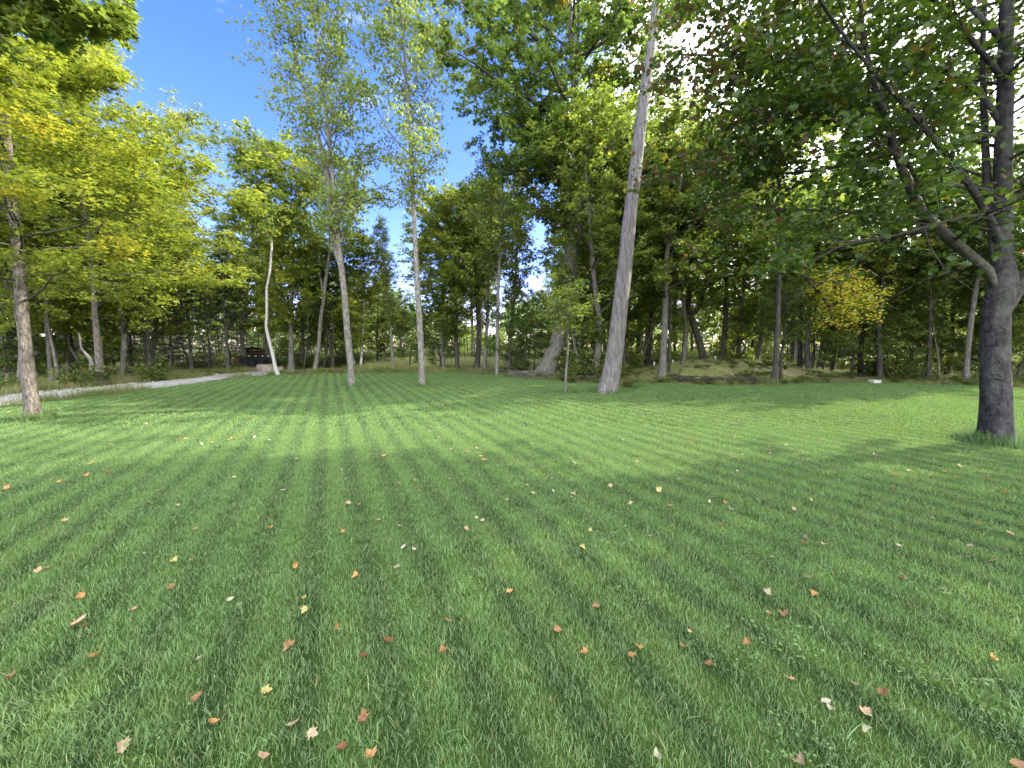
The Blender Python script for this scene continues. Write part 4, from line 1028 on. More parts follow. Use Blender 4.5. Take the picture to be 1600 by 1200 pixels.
# chosen ones: (kind, px, distance, height)
for kind, px, Y, Hh in (('spruce_b', 300, 24, 9.5), ('spruce_b', 357, 24.5, 8.6), ('spruce_a', 270, 26, 7.0), ('spruce_a', 330, 28, 6.5), ('spruce_a', 383, 30, 6.0), ('spruce_b', 285, 31, 9.0), ('spruce_a', 235, 27, 5.5),
                        ('spruce_a', 10, 16.5, 4.5), ('spruce_a', -60, 17, 6.0), ('spruce_a', 602, 29, 4.2), ('spruce_a', 815, 26, 3.6), ('spruce_a', 60, 22, 5.5),
                        ('maple_y', 30, 15.5, 9.5), ('maple_y', 190, 19, 10.5), ('maple_y', 110, 21, 12), ('maple_y', 235, 22, 9.6), ('maple_a', 385, 27, 12.5), ('maple_y', 425, 29, 11.5), ('maple_b', 470, 27, 11.0),
                        ('maple_c', 520, 26, 8.2), ('maple_y', 555, 27, 7.0), ('poplar_a', 615, 26, 9.6), ('maple_b', 590, 30, 6.0), ('maple_y', 690, 27, 12.0), ('poplar_a', 795, 26, 13.5), ('maple_b', 715, 25, 10.8),
                        ('maple_a', 930, 20, 12.5), ('maple_b', 975, 22, 14), ('maple_c', 1010, 24, 13), ('maple_a', 1065, 22, 11.5), ('maple_b', 1150, 23, 11), ('maple_y', 1180, 25, 12), ('maple_y', 1265, 22, 9), ('maple_b', 1300, 24, 8.5),
                        ('maple_c', 1345, 21, 8), ('maple_a', 1420, 22, 7.5), ('maple_c', 1480, 21, 7.5), ('maple_b', 1560, 19, 7.5), ('maple_y', 905, 27, 12), ('under_a', 835, 22, 4.6), ('under_a', 800, 22, 4.2),
                        ('under_b', 905, 20.5, 4.8), ('under_a', 690, 25.5, 4.6), ('under_a', 640, 27, 4.4), ('under_b', 1000, 23, 5), ('under_b', 1150, 26, 5), ('under_a', 1330, 20, 4.2), ('under_a', 1400, 19.5, 4.0), ('under_b', 1440, 20, 4.4),
                        ('under_a', 1540, 18.5, 4.2), ('under_b', 1590, 18, 4.6), ('under_b', 60, 17.5, 4.0), ('under_b', 130, 18.5, 4.2), ('under_a', 180, 21, 4.0), ('maple_c', 1620, 18, 9), ('under_a', 530, 28, 4.6), ('under_b', 480, 29, 4.6)):
    p = at(px, 580, Y); forest.append((kind, p[0], Y, Hh))
frng = np.random.default_rng(3)
tries = 0
while len(forest) < 150 and tries < 9000:
    tries += 1
    y = frng.uniform(17.5, 58) if frng.uniform() < 0.75 else frng.uniform(17, 34)
    x = frng.uniform(-1.5, 1.6) * y
    px, py = proj((x, y, 0))
    if in_poly(np.array([x]), np.array([y]), LP)[0] or in_poly(np.array([x]), np.array([y]), np.array(PATH))[0]: continue
    if y < 27 and 60 < px < 860: continue
    if abs(x - MC[0]) < 6.6 and abs(y - MC[1]) < 4.6: continue
    if 560 < px < 880 and 27 < y < 36: continue
    if x > 15 and y < 21 and px > 1640 and x / max(y, 1) > 1.5: continue
    if 340 < px < 470 and y < 36: continue
    if any((x - f[1]) ** 2 + (y - f[2]) ** 2 < (2.0 + 0.03 * y) ** 2 for f in forest): continue
    al = (x - MC[0]) * SV.x + (y - MC[1]) * SV.y; pe = abs((y - MC[1]) * SV.x - (x - MC[0]) * SV.y)
    if al > 4 and pe / math.hypot(SV.x, SV.y) < 4.5: continue          # a gap in the wood lets the sun reach the mound
    ty = np.interp(px, TX, TY)
    zt = CAMZ + (540 - ty) / F * y
    kinds = ['maple_a', 'maple_b', 'maple_c', 'maple_y', 'poplar_a', 'under_a', 'under_b', 'spruce_a', 'spruce_b']
    pr = np.array([.16, .18, .14, .16, .05, .10, .07, .08, .06]) if px < 900 else np.array([.18, .18, .26, .06, .02, .16, .09, .03, .02])
    kind = kinds[frng.choice(9, p=pr / pr.sum())]
    hmax = {'under_a': 5.5, 'under_b': 5.5, 'spruce_a': 9, 'spruce_b': 12}.get(kind, 18)
    Hh = min(zt * frng.uniform(0.72, 0.98), hmax * frng.uniform(.8, 1.05))
    if Hh < 3.5: continue
    forest.append((kind, x, y, Hh))
cnt = {}
forest.sort(key=lambda f: proj((f[1], f[2], 0))[0])
for kind, x, y, Hh in forest:
    px = proj((x, y, 0))[0]
    li = max([i for i, l in enumerate(LM) if l[0] <= px], default=-1)
    lo = LM[li] if li >= 0 else None
    dz = 'near the lawn' if y < 25 else ('deeper in' if y < 38 else 'far back')
    key = (kind, li, dz); c_ = cnt.get(key, 0); cnt[key] = c_ + 1
    if lo: lab = '%s %s, %s right of the %s' % (DESC[kind], dz, ORD[c_], lo[1])
    else: lab = '%s %s, %s one past the left edge' % (DESC[kind], dz, ORD[c_])
    place(kind, x, y, Hh, lab, 'trees of the wood behind the lawn', wide=random.uniform(0.85, 1.2) * (1.15 if Hh < 10 and kind[0] == 'm' else 1.0), z=-0.05)

# trees that close the lawn on the right, outside the frame; their shade lies over the near lawn
for i, (kind, x, y, Hh) in enumerate((('maple_c', 27, 5.0, 18), ('maple_a', 26, 0.5, 18), ('maple_b', 33, 9.5, 18), ('maple_c', 31, 2, 19), ('maple_c', 17, 7.2, 12.5), ('poplar_a', 19, 4.2, 14), ('maple_b', 25, -4, 17), ('poplar_a', 29, 7.5, 17))):
    place(kind, x, y, Hh, '%s beyond the right edge, %s from the near end of the lawn' % (DESC[kind], ORD[i]), 'trees beside the lawn past the right edge')

# the continuous wood in the distance
rng = np.random.default_rng(15)
n = 90000
an = rng.uniform(-1.25, 1.25, n); rad = rng.uniform(60, 100, n)
x = np.sin(an) * rad * 1.1; y = np.cos(an) * rad
prof = 7.5 + 2.5 * np.sin(an * 17) + 2.0 * np.sin(an * 41 + 1) + 1.5 * np.sin(an * 89 + 2) + rng.normal(0, 0.7, n)
z = prof * rng.uniform(0, 1, n) ** 0.7
hole = np.sin(x * 0.9 + 2) * np.sin(z * 1.3 + x * .2) > 0.75
C = np.stack([x, y, z], 1)[~hole]
g = leaf_geo(rng, C, rng.uniform(0.35, 0.75, len(C)), 'round', 0.6, 0.8, (0.5 + 0.5 * np.sin(C[:, 0] * 0.5) * np.cos(C[:, 1] * 0.4)))
obj('distant_woodland', fast_mesh('distant_woodland', g[0], g[1], M['leaf_maple'], g[2]), kind='stuff', label='distant green woodland closing the view behind the nearer trees')

# ------------------------------------------------------------------ ground cover
rng = np.random.default_rng(2)
near_p = [blade_mesh('grass', M['blade'], np.random.default_rng(100 + i), 4200, 0.64, 0.018, 0.046, 0.0038, 0.75, 2, dead=0.035) for i in range(6)]
mid_p = [blade_mesh('grass', M['blade'], np.random.default_rng(200 + i), 3300, 1.2, 0.022, 0.055, 0.0095, 0.7, 1, dead=0.03) for i in range(5)]
def lawn_cells(step, y0, y1, jitter=0.06):
    xs = np.arange(-34, 34, step); ys = np.arange(y0, y1, step)
    X, Y = np.meshgrid(xs, ys); X, Y = X.ravel(), Y.ravel()
    X = X + rng.uniform(-jitter, jitter, len(X)) * step; Y = Y + rng.uniform(-jitter, jitter, len(Y)) * step
    k = in_poly(X, Y, LP) & (np.abs(X) < 1.45 * np.maximum(Y, 0) + 2.2)
    return X[k], Y[k]
X, Y = lawn_cells(0.5, -0.2, 7.6)
hv = np.array([mnoise.noise(Vector((a * .8, b * .8, 5))) for a, b in zip(X, Y)])
scatter('lawn_grass', np.stack([X, Y, np.full(len(X), -0.012)], 1), rng.uniform(0, 6.28, len(X)), 1.0 + 0.30 * hv + rng.uniform(-.08, .08, len(X)), rng.integers(0, 6, len(X)), near_p, label='short mown green grass close to the camera')
X, Y = lawn_cells(1.0, 7.2, 30)
scatter('lawn_grass', np.stack([X, Y, np.full(len(X), -0.012)], 1), rng.uniform(0, 6.28, len(X)), rng.uniform(0.85, 1.1, len(X)), rng.integers(0, 5, len(X)), mid_p, label='short mown green grass farther out on the lawn')
# coarse tufts at bottom left and around the feet of the trees
tuft = [blade_mesh('tuft', M['weed'], np.random.default_rng(300 + i), 120, 0.28, 0.08, 0.26, 0.007, 0.6, 3, True) for i in range(4)]
tall = [blade_mesh('tall_grass', M['rough'], np.random.default_rng(320 + i), 200, 0.9, 0.15, 0.50, 0.012, 0.5, 3, True, dead=.15) for i in range(4)]
straw = [blade_mesh('straw', M['straw'], np.random.default_rng(340 + i), 200, 1.2, 0.3, 0.85, 0.022, 0.4, 3, True) for i in range(3)]
weed = [blade_mesh('weed', M['weed'], np.random.default_rng(360 + i), 90, 0.40, 0.05, 0.20, 0.016, 0.9, 3, True) for i in range(3)]
pts = []
for px, py, n, sp in ((948, 612, 34, 0.55), (1557, 690, 26, 0.42), (52, 655, 12, 0.3), (883, 613, 16, 0.35), (550, 603, 10, .3), (660, 603, 10, .3), (1210, 598, 20, .5), (434, 585, 12, .4), (992, 605, 14, .3)):
    b = gp(px, py)
    for _ in range(n):
        a = rng.uniform(0, 6.28); r = sp * rng.uniform(0.55, 1.15); pts.append((b[0] + r * math.cos(a), b[1] + r * math.sin(a) * 0.9, -0.01))
pts = np.array(pts); n = len(pts)
scatter('tree_foot_grass', pts, rng.uniform(0, 6.28, n), rng.uniform(0.7, 1.35, n), rng.integers(0, 4, n), tuft, label='longer unmown tufts around the feet of the lawn trees')
pts = []
for _ in range(60):
    p = (rng.uniform(-2.6, -1.25), rng.uniform(1.35, 1.95)); 
    if p[0] < -1.15 - (p[1] - 1.3) * 1.0 or rng.uniform() < .15: pts.append((p[0], p[1], -0.01))
pts = np.array(pts); n = len(pts)
scatter('coarse_grass', pts, rng.uniform(0, 6.28, n), rng.uniform(0.22, 0.42, n), rng.integers(0, 3, n), weed, label='coarse broad-bladed grass in the bottom left corner')

def outside(xn, x0, x1, y0, y1, cond):
    X = rng.uniform(x0, x1, xn); Y = rng.uniform(y0, y1, xn)
    k = ~in_poly(X, Y, LP) & ~in_poly(X, Y, np.array(PATH)) & cond(X, Y)
    return X[k], Y[k]
PXY = lambda X, Y: 800 + F * X / (Y * CA + CAMZ * SA)
# rough strip beyond the path, left
X, Y = outside(9000, -36, -2, 9, 30, lambda X, Y: (PXY(X, Y) > -150) & (Y < 30))
dens = np.array([mnoise.noise(Vector((a * .35, b * .35, 0))) for a, b in zip(X, Y)]) > -0.15
X, Y = X[dens], Y[dens]; n = len(X)
scatter('rough_grass', np.stack([X, Y, np.full(n, -0.05)], 1), rng.uniform(0, 6.28, n), rng.uniform(0.5, 1.0, n), rng.integers(0, 4, n), tall, label='rough uncut grass and weeds between the gravel path and the wood')
# straw-coloured clearing seen between the trunks
X, Y = outside(5200, -26, 14, 24, 50, lambda X, Y: ((PXY(X, Y) > 560) & (PXY(X, Y) < 900) & (Y > 25.5)) | ((PXY(X, Y) > 120) & (PXY(X, Y) < 240) & (Y > 24)) )
n = len(X)
scatter('straw_grass', np.stack([X, Y, np.full(n, -0.05)], 1), rng.uniform(0, 6.28, n), rng.uniform(0.5, 1.0, n), rng.integers(0, 3, n), straw, label='sunlit straw-coloured grass in the clearing behind the trunks')
# thin dry grass on the mound and along the lawn's far rim
X = rng.uniform(MC[0] - 6.2, MC[0] + 6.2, 1500); Y = rng.uniform(MC[1] - 4.3, MC[1] + 3, 1500); hz = mound_h(X, Y)
k = (hz > 0.02) & ~((((X - MC[0] - 2.3) / 1.9) ** 2 + ((Y - MC[1] + 1.8) / 1.8) ** 2) < 1); X, Y, hz = X[k], Y[k], hz[k]; n = len(X)
scatter('mound_grass', np.stack([X, Y, hz - 0.07], 1), rng.uniform(0, 6.28, n), rng.uniform(0.15, 0.36, n), rng.integers(0, 3, n), straw, label='thin dry grass growing over the low mound')
X, Y = outside(2600, -8, 32, 15, 26, lambda X, Y: (PXY(X, Y) > 760) & (Y < 25))
n = len(X)
scatter('rim_grass', np.stack([X, Y, np.full(n, -0.05)], 1), rng.uniform(0, 6.28, n), rng.uniform(0.25, 0.7, n), rng.integers(0, 4, n), tall, label='patchy grass along the far rim of the lawn')

# leafy undergrowth of the wood
def shrub_piece(seed, n, R, H, mt):
    r_ = np.random.default_rng(seed)
    k = 14
    P = np.zeros((k, 5, 3)); a = r_.uniform(0, 6.28, k); L = r_.uniform(.5, 1, k)
    for q in range(5):
        s = q / 4; P[:, q] = np.stack([np.cos(a) * R * L * s ** 1.3, np.sin(a) * R * L * s ** 1.3, H * L * s * (1.15 - .25 * s)], 1)
    ti = r_.integers(0, k, n); s = r_.uniform(1, 4, n); kk = np.clip(s.astype(int), 0, 3); w = (s - kk)[:, None]
    C = P[ti, kk] * (1 - w) + P[ti, kk + 1] * w + r_.normal(0, .13, (n, 3)); C[:, 2] = np.maximum(C[:, 2], 0.03)
    g = leaf_geo(r_, C, r_.uniform(.07, .15, n), 'round', .9, .6, r_.uniform(0, 1, k)[ti], (r_.uniform(0, 1, n) < .08) * .8)
    V, Fq = tubes(P, np.full((k, 5), .006), 3)
    # stems as triangles so that one mesh holds both
    Ft = np.concatenate([Fq[:, :3], Fq[:, [0, 2, 3]]])
    return fast_mesh('shrub', np.concatenate([g[0], V]), np.concatenate([g[1], Ft + len(g[0])]), mt, np.concatenate([g[2], np.tile([.1, .1, .9], (len(V), 1))]))
sh = [shrub_piece(400 + i, 420, .5 + .1 * i, .55 + .12 * i, M['leaf_under']) for i in range(4)]
X, Y = outside(3600, -60, 62, 14, 50, lambda X, Y: (np.abs(X) < 1.55 * Y) & ((PXY(X, Y) > 880) | (Y > 24.5) | (PXY(X, Y) < 250)) & ~((np.abs(X - MC[0]) < 6.2) & (Y < MC[1] + 2)) & ~((PXY(X, Y) > 600) & (PXY(X, Y) < 880) & (Y < 38)) & ~((PXY(X, Y) > 340) & (PXY(X, Y) < 440) & (Y < 30)))
dens = np.array([mnoise.noise(Vector((a * .22, b * .22, 7))) for a, b in zip(X, Y)]) > -0.05
X, Y = X[dens], Y[dens]; n = len(X)
scatter('undergrowth', np.stack([X, Y, np.full(n, -0.06)], 1), rng.uniform(0, 6.28, n), rng.uniform(0.5, 1.5, n), rng.integers(0, 4, n), sh, label='leafy undergrowth on the floor of the wood')
# low plants and seedlings over the mound
X = rng.uniform(MC[0] - 5.6, MC[0] + 5.6, 420); Y = rng.uniform(MC[1] - 4.0, MC[1] + 3, 420); hz = mound_h(X, Y)
k = (hz > 0.02) & (np.array([mnoise.noise(Vector((a * .5, b * .5, 2))) for a, b in zip(X, Y)]) > -.1); X, Y, hz = X[k], Y[k], hz[k]; n = len(X)
scatter('mound_plants', np.stack([X, Y, hz - .08], 1), rng.uniform(0, 6.28, n), rng.uniform(.10, .40, n), rng.integers(0, 4, n), sh, label='low leafy plants and seedlings on the mound')
X, Y = outside(900, -8, 34, 15, 25, lambda X, Y: (PXY(X, Y) > 780)); n = len(X)
scatter('rim_plants', np.stack([X, Y, np.full(n, -.05)], 1), rng.uniform(0, 6.28, n), rng.uniform(.12, .45, n), rng.integers(0, 4, n), sh, label='low leafy plants along the far rim of the lawn')
# thin dead stems and saplings too many to count, deep in the shade
n = 520
X = rng.uniform(-50, 55, n * 3); Y = rng.uniform(22, 55, n * 3); k = (np.abs(X) < 1.5 * Y) & ~((PXY(X, Y) > 560) & (PXY(X, Y) < 880) & (Y < 34)) & ~((PXY(X, Y) > 330) & (PXY(X, Y) < 470) & (Y < 34)) & ~((np.abs(X - MC[0]) < 6.2) & (np.abs(Y - MC[1]) < 4.4)); X, Y = X[k][:n], Y[k][:n]; n = len(X)
P = np.zeros((n, 5, 3)); P[:, 0] = np.stack([X, Y, np.full(n, -.1)], 1)
hh = rng.uniform(2, 8, n)
for q in range(1, 5): P[:, q] = P[:, q - 1] + np.stack([rng.normal(0, .16, n), rng.normal(0, .16, n), hh / 4], 1)
V, Fq = tubes(P, rng.uniform(.02, .075, n)[:, None] * np.linspace(1, .35, 5)[None], 5)
obj('thin_stems', fast_mesh('thin_stems', V, Fq, M['bark_dark'], smooth=True), kind='stuff', label='crowd of thin dark stems in the shade of the wood')

# ------------------------------------------------------------------ stones, brush, shelter, trailer, pipes
import bmesh
def rock(seed, sx, sy, sz, mt, flat=0.6):
    bm = bmesh.new(); bmesh.ops.create_icosphere(bm, subdivisions=4, radius=1.0)
    for v in bm.verts:
        p = v.co.copy()
        d = 0.22 * mnoise.noise(p * 1.3 + Vector((seed, 0, 0))) + 0.09 * mnoise.noise(p * 3.5 + Vector((0, seed, 0))) + 0.03 * mnoise.noise(p * 9)
        q = p * (1 + d)
        q.z = max(min(q.z, flat), -0.35); 
        v.co = (q.x * sx, q.y * sy, (q.z + 0.2) * sz)
    me = bpy.data.meshes.new('stone'); bm.to_mesh(me); bm.free()
    for f in me.polygons: f.use_smooth = True
    me.materials.append(mt); return me
def stone(name, label, px, py, wpx, hpx, seed, mt, depth=0.8, group=None):
    b = gp(px, py, -0.05); s = b[1] / F
    o = obj(name, rock(seed, wpx * s / 2, wpx * s / 2 * depth, hpx * s / 0.85, M[mt]), None, (b[0], b[1] + wpx * s / 2 * depth, -0.05))
    o['label'] = label; o['category'] = 'stone'
    if group: o['group'] = group
stone('boulder', 'large flat-topped pinkish boulder at the bend of the gravel path left of the birch', 408, 581, 29, 12, 3, 'stone_pink')
stone('boulder', 'smaller pinkish boulder partly behind the birch at the path bend', 431, 580, 18, 7, 9, 'stone_pink')
stone('stone', 'low mossy grey-green stone left of the large pinkish boulder', 391, 581, 17, 5, 14, 'stone_moss')
stone('stone', 'flat white stone lying at the far right rim of the lawn', 1373, 599, 18, 5, 23, 'stone_grey')
stone('stone', 'small dark stone just left of the flat white stone', 1362, 598, 8, 3, 29, 'stone_moss')
stone('stone', 'small pale stone in the rough grass by the left part of the path', 203, 601, 10, 2.6, 33, 'stone_grey')
stone('stone', 'small pale stone at the edge of the path below the second tall spruce', 336, 586, 6, 2.2, 37, 'stone_grey')

def box(name, parent, c, s, mt, rot=0.0, bev=0.01):
    bm = bmesh.new(); bmesh.ops.create_cube(bm, size=1.0)
    for v in bm.verts: v.co = (v.co.x * s[0], v.co.y * s[1], v.co.z * s[2])
    if bev: bmesh.ops.bevel(bm, geom=bm.edges[:], offset=min(bev, min(s) * .3), segments=1, affect='EDGES')
    me = bpy.data.meshes.new(name); bm.to_mesh(me); bm.free(); me.materials.append(M[mt])
    o = obj(name, me, parent, c); o.rotation_euler = (0, 0, rot); return o
def cyl(name, parent, a, b, r, mt, seg=16, hole=None):
    a, b = Vector(a), Vector(b); d = (b - a)
    bm = bmesh.new(); bmesh.ops.create_cone(bm, cap_ends=True, segments=seg, radius1=r, radius2=r, depth=d.length)
    bmesh.ops.bevel(bm, geom=[e for e in bm.edges if len(e.link_faces) == 2 and abs(e.verts[0].co.z - e.verts[1].co.z) < 1e-6], offset=min(r * .12, .02), segments=2, affect='EDGES')
    me = bpy.data.meshes.new(name); bm.to_mesh(me); bm.free(); me.materials.append(M[mt])
    o = obj(name, me, parent, (a + b) / 2); o.rotation_euler = d.to_track_quat('Z', 'Y').to_euler(); return o

# open lean-to with a pale roof edge, among the spruces
Ys = 28.0; s = Ys / F
x0, x1 = at(358, 560, Ys)[0], at(393, 560, Ys)[0]
zr = at(375, 546, Ys)[2] + 0.1; cx = (x0 + x1) / 2; wd = x1 - x0
r = thing('wood_shelter', 'low open wood shelter with pale roof edge half hidden behind the second tall spruce', 'shelter', (cx, Ys, 0))
box('roof', r, (0, 0.8, zr), (wd + 0.1, 1.9, 0.05), 'brown_wood').rotation_euler = (-0.12, 0, 0)
box('roof_edge', r, (0, -0.17, zr + 0.08), (wd + 0.14, 0.04, 0.10), 'board')
for dx in (-wd / 2 + .06, wd / 2 - .06):
    for dy in (0.0, 1.6): box('post', r, (dx, dy, (zr - .1) / 2), (0.09, 0.09, zr - .1), 'brown_wood')
for i in range(6): box('plank', r, (0, 1.66, 0.12 + i * 0.205), (wd, 0.025, 0.19), 'brown_wood')
fr = random.Random(4)
for row in range(5):
    for i in range(11):
        a = (-wd / 2 + .16 + i * (wd - .3) / 10 + fr.uniform(-.02, .02), 0.25 + fr.uniform(-.03, .03), 0.06 + row * 0.125)
        o = cyl('log', r, a, (a[0], a[1] + 0.5, a[2] + fr.uniform(-.01, .01)), 0.058, 'log_end', 8)
# black utility trailer in the shade behind the boulder
Yt = 26.5; s = Yt / F
xa, xb = at(375, 570, Yt)[0], at(432, 570, Yt)[0]; wt = xb - xa
r = thing('trailer', 'low black utility trailer parked in the shade behind the pinkish boulder', 'trailer', ((xa + xb) / 2, Yt, 0))
box('bed', r, (0, 0.7, 0.42), (wt, 1.4, 0.08), 'black_steel')
for k in (0, 1, 2):
    box('side_rail', r, (0, 0.02, 0.56 + k * 0.16), (wt, 0.04, 0.05), 'black_steel'); box('side_rail', r, (0, 1.38, 0.56 + k * 0.16), (wt, 0.04, 0.05), 'black_steel')
for dx in np.linspace(-wt / 2 + .03, wt / 2 - .03, 6):
    for dy in (-0.03, 1.43): box('stake', r, (dx, dy, 0.66), (0.05, 0.04, 0.50), 'black_steel')
box('front_panel', r, (-wt / 2 - .03, 0.7, 0.72), (0.04, 1.4, 0.5), 'black_steel')
box('side_panel', r, (0, 0.06, 0.62), (wt - .06, 0.02, 0.36), 'black_steel')
for dx in (-0.34, 0.34):
    for dy in (-0.16, 1.56):
        w_ = cyl('wheel', r, (dx, dy - .08, 0.30), (dx, dy + .08, 0.30), 0.30, 'tyre', 24)
        h_ = cyl('rim', w_, (0, 0, -0.085), (0, 0, 0.085), 0.15, 'black_steel', 16)
    box('mudguard', r, (dx, -0.17, 0.63), (0.62, 0.22, 0.03), 'black_steel')
box('drawbar', r, (wt / 2 + .35, 0.7, 0.40), (0.75, 0.08, 0.08), 'black_steel')
for dx in (-.55, -.1, .35, .75): box('reflector', r, (dx, -0.055, 0.90), (0.13, 0.012, 0.045), 'reflector')

# white pipes standing out of the mound
for i, (px, lab) in enumerate(((1022, 'left of the brown-grey trunk'), (1051, 'right of the brown-grey trunk'), (1117, 'between the S-shaped tree and the curving trunk'))):
    Yp = 22.6; x = at(px, 570, Yp)[0]; z0 = float(mound_h(np.array([x]), np.array([Yp]))[0])
    ztop = max(at(px, 566, Yp)[2], z0 + 0.22)
    r = thing('vent_pipe', 'white capped pipe on the mound %s' % lab, 'pipe', (x, Yp, z0 - .06), 0, 'white pipes on the mound')
    cyl('pipe', r, (0, 0, 0), (0, 0, ztop - z0 + .04), 0.052, 'white_plastic'); cyl('cap', r, (0, 0, ztop - z0 + .035), (0, 0, ztop - z0 + .085), 0.062, 'white_plastic')

# pebbles thrown up along the gravel path
pb = []
for i in range(3):
    bm = bmesh.new(); bmesh.ops.create_icosphere(bm, subdivisions=1, radius=0.5)
    for v in bm.verts: v.co = Vector((v.co.x, v.co.y * .8, v.co.z * .55)) * (1 + .35 * mnoise.noise(v.co * 2 + Vector((i * 5, 0, 0))))
    me = bpy.data.meshes.new('pebble'); bm.to_mesh(me); bm.free(); me.materials.append(M['stone_grey'] if i else M['stone_moss']); pb.append(me)
t_ = rng.uniform(0, 1, 5200); k_ = np.clip((t_ * (len(PN) - 1)).astype(int), 0, len(PN) - 2); f_ = (t_ * (len(PN) - 1) - k_)[:, None]
PNa, PFa = np.array(PN), np.array(PF)
A_ = PNa[k_] * (1 - f_) + PNa[k_ + 1] * f_; B_ = PFa[k_] * (1 - f_) + PFa[k_ + 1] * f_
w_ = rng.beta(.5, .5, 5200)[:, None] * 1.06 - .03; Q_ = A_ * (1 - w_) + B_ * w_
scatter('pebbles', np.concatenate([Q_, (.004 + .028 * np.clip(1 - np.abs(w_ * 2 - 1), 0, 1))], 1), rng.uniform(0, 6.28, 5200), rng.uniform(.02, .065, 5200), rng.integers(0, 3, 5200), pb, label='loose pale stones on the gravel path')

def fallen_log(label, px, py, L, r0, ang, mt, bow=.06):
    b = gp(px, py); th = np.linspace(-.5, .5, 7)
    P_ = np.stack([np.cos(ang) * th * L, np.sin(ang) * th * L + bow * np.cos(th * 3), np.full(7, r0 * .75)], 1)
    r = thing('fallen_log', label, 'log', (b[0], b[1], -.03))
    v, f = trunk_geo(P_, np.linspace(r0, r0 * .6, 7), 40, 16, 0, .4, .14, int(px), ground=False, fine=.1)
    f = np.concatenate([f, cap_quads(16, 0)[:, ::-1], cap_quads(16, 39 * 16)])
    obj('trunk', fast_mesh('trunk', v, f, M[mt], smooth=True), r)
    P1, R1, _ = grow(np.random.default_rng(int(px)), P_[None], np.linspace(r0, r0 * .6, 7)[None], 5, .15, .95, (1.1, .2), .5, .2, .1, 4, .25, az0=1.0)
    v, f = tubes(P1, R1, 5); obj('branch_stubs', fast_mesh('branch_stubs', v, f, M[mt]), r, kind='stuff')
fallen_log('grey fallen log lying in the rough grass beyond the path near the stout pale trunk', 196, 596, 1.5, .07, .15, 'stub')
fallen_log('pale fallen trunk lying across the clearing right of the middle poplar', 705, 575, 2.6, .09, .08, 'stub')
fallen_log('dark mossy log at the wood edge left of the flat white stone', 1318, 592, 2.2, .10, -.1, 'bark_dark')

# fallen branches and brush
def stick_pile(name, label, px, py, n, L, spread, hgt, cat='brush', z=0.0, mt='twig', rad=.02, dy=0):
    b = gp(px, py); b[1] += dy
    r = thing(name, label, cat, (b[0], b[1], z))
    rg = np.random.default_rng(int(px)); P = np.zeros((n, 5, 3))
    c = np.stack([rg.uniform(-spread, spread, n), rg.uniform(-.4, .4, n), rg.uniform(0.02, hgt, n)], 1)
    a = rg.normal(0, .7, n); l = L * rg.uniform(.5, 1.1, n)
    for q in range(5): P[:, q] = c + np.stack([np.cos(a), np.sin(a), rg.normal(0, .12, n)], 1) * (l * (q / 4 - .5))[:, None] + rg.normal(0, .025, (n, 3))
    P[:, :, 2] = np.maximum(P[:, :, 2], .01)
    V, Fq = tubes(P, (rad * rg.uniform(.4, 1.3, n))[:, None] * np.linspace(1, .5, 5)[None], 6)
    obj('sticks', fast_mesh('sticks', V, Fq, M[mt], smooth=True), r, kind='stuff')
    return r
stick_pile('brush_pile', 'heap of grey fallen sticks at the foot of the broad rough-barked maple', 835, 589, 60, 1.3, 1.0, .28, mt='twig_pale', rad=.022)
stick_pile('brush_pile', 'low dark heap of sticks and dead leaves between the leaning trunk and mound', 915, 594, 50, .9, .7, .2)
stick_pile('brush_pile', 'long low row of dark brush below the S-shaped tree at the mound foot', 1120, 597, 120, 1.1, 1.7, .22)
stick_pile('brush_pile', 'scattered dead branches on the lawn edge right of the middle poplar', 735, 580, 40, 1.2, 1.6, .15, mt='twig_pale')
# bent grey deadfall under the wood edge
for lab, pts, mt in (('bare grey V-shaped dead sapling at the wood edge right of the middle poplar', [(692, 578, 5), (691, 555, 4), (690, 530, 3.4), (691, 510, 2.5)], 'stub'),
                 ('slanting thin grey dead stem leaning over the brush near the middle poplar', [(688, 572, 3.5), (680, 552, 3), (670, 532, 2.4), (665, 520, 2)], 'stub'),
                 ('thin bare pale stem among the spruces beside the first tall spruce', [(322, 575, 3.4), (321, 555, 3), (319, 535, 2.6), (317, 520, 2)], 'stub'),
                 ('thin leaning pale stem with a fork left of the first tall spruce', [(265, 580, 3), (267, 560, 2.8), (268, 545, 2.4), (278, 538, 2)], 'stub')):
    b = gp(pts[0][0], pts[0][1]); P_, R_ = px_line(pts, b[1]); P_[0] = b
    r = thing('dead_sapling', lab, 'dead sapling', tuple(b))
    v, f = trunk_geo(P_ - b, R_, 20, 8, .3, .2, .1, 4); obj('trunk', fast_mesh('trunk', v, f, M[mt], smooth=True), r)
    P1, R1, _ = grow(np.random.default_rng(int(pts[0][0])), (P_ - b)[None], R_[None], 7, .3, 1, (.8, .2), .5, .3, .1, 5, .5)
    v, f = tubes(P1, R1, 4); obj('branches', fast_mesh('branches', v, f, M[mt]), r, kind='stuff')
# small shrubs with their own stems at the edges
for lab, px, py, n, sc in (('leafy weed clump at the right foot of the bare leaning trunk', 978, 606, 2, .55), ('broad-leaved bush at the right end of the brush row on the mound', 1165, 594, 4, .95),
                           ('small bush on the crest of the mound', 1148, 584, 3, .9), ('low green bush at the wood edge left of the dark mossy trunk', 1425, 590, 3, 1.2), ('low green bush between the dark straight trunk and rough-barked maple', 812, 583, 3, .8)):
    b = gp(px, py); z0 = float(mound_h(np.array([b[0]]), np.array([b[1]]))[0])
    r = thing('shrub', lab, 'shrub', (b[0], b[1], z0 - .04))
    o = obj('foliage', sh[n % 4], r, kind='stuff'); o.scale = (sc, sc, sc)

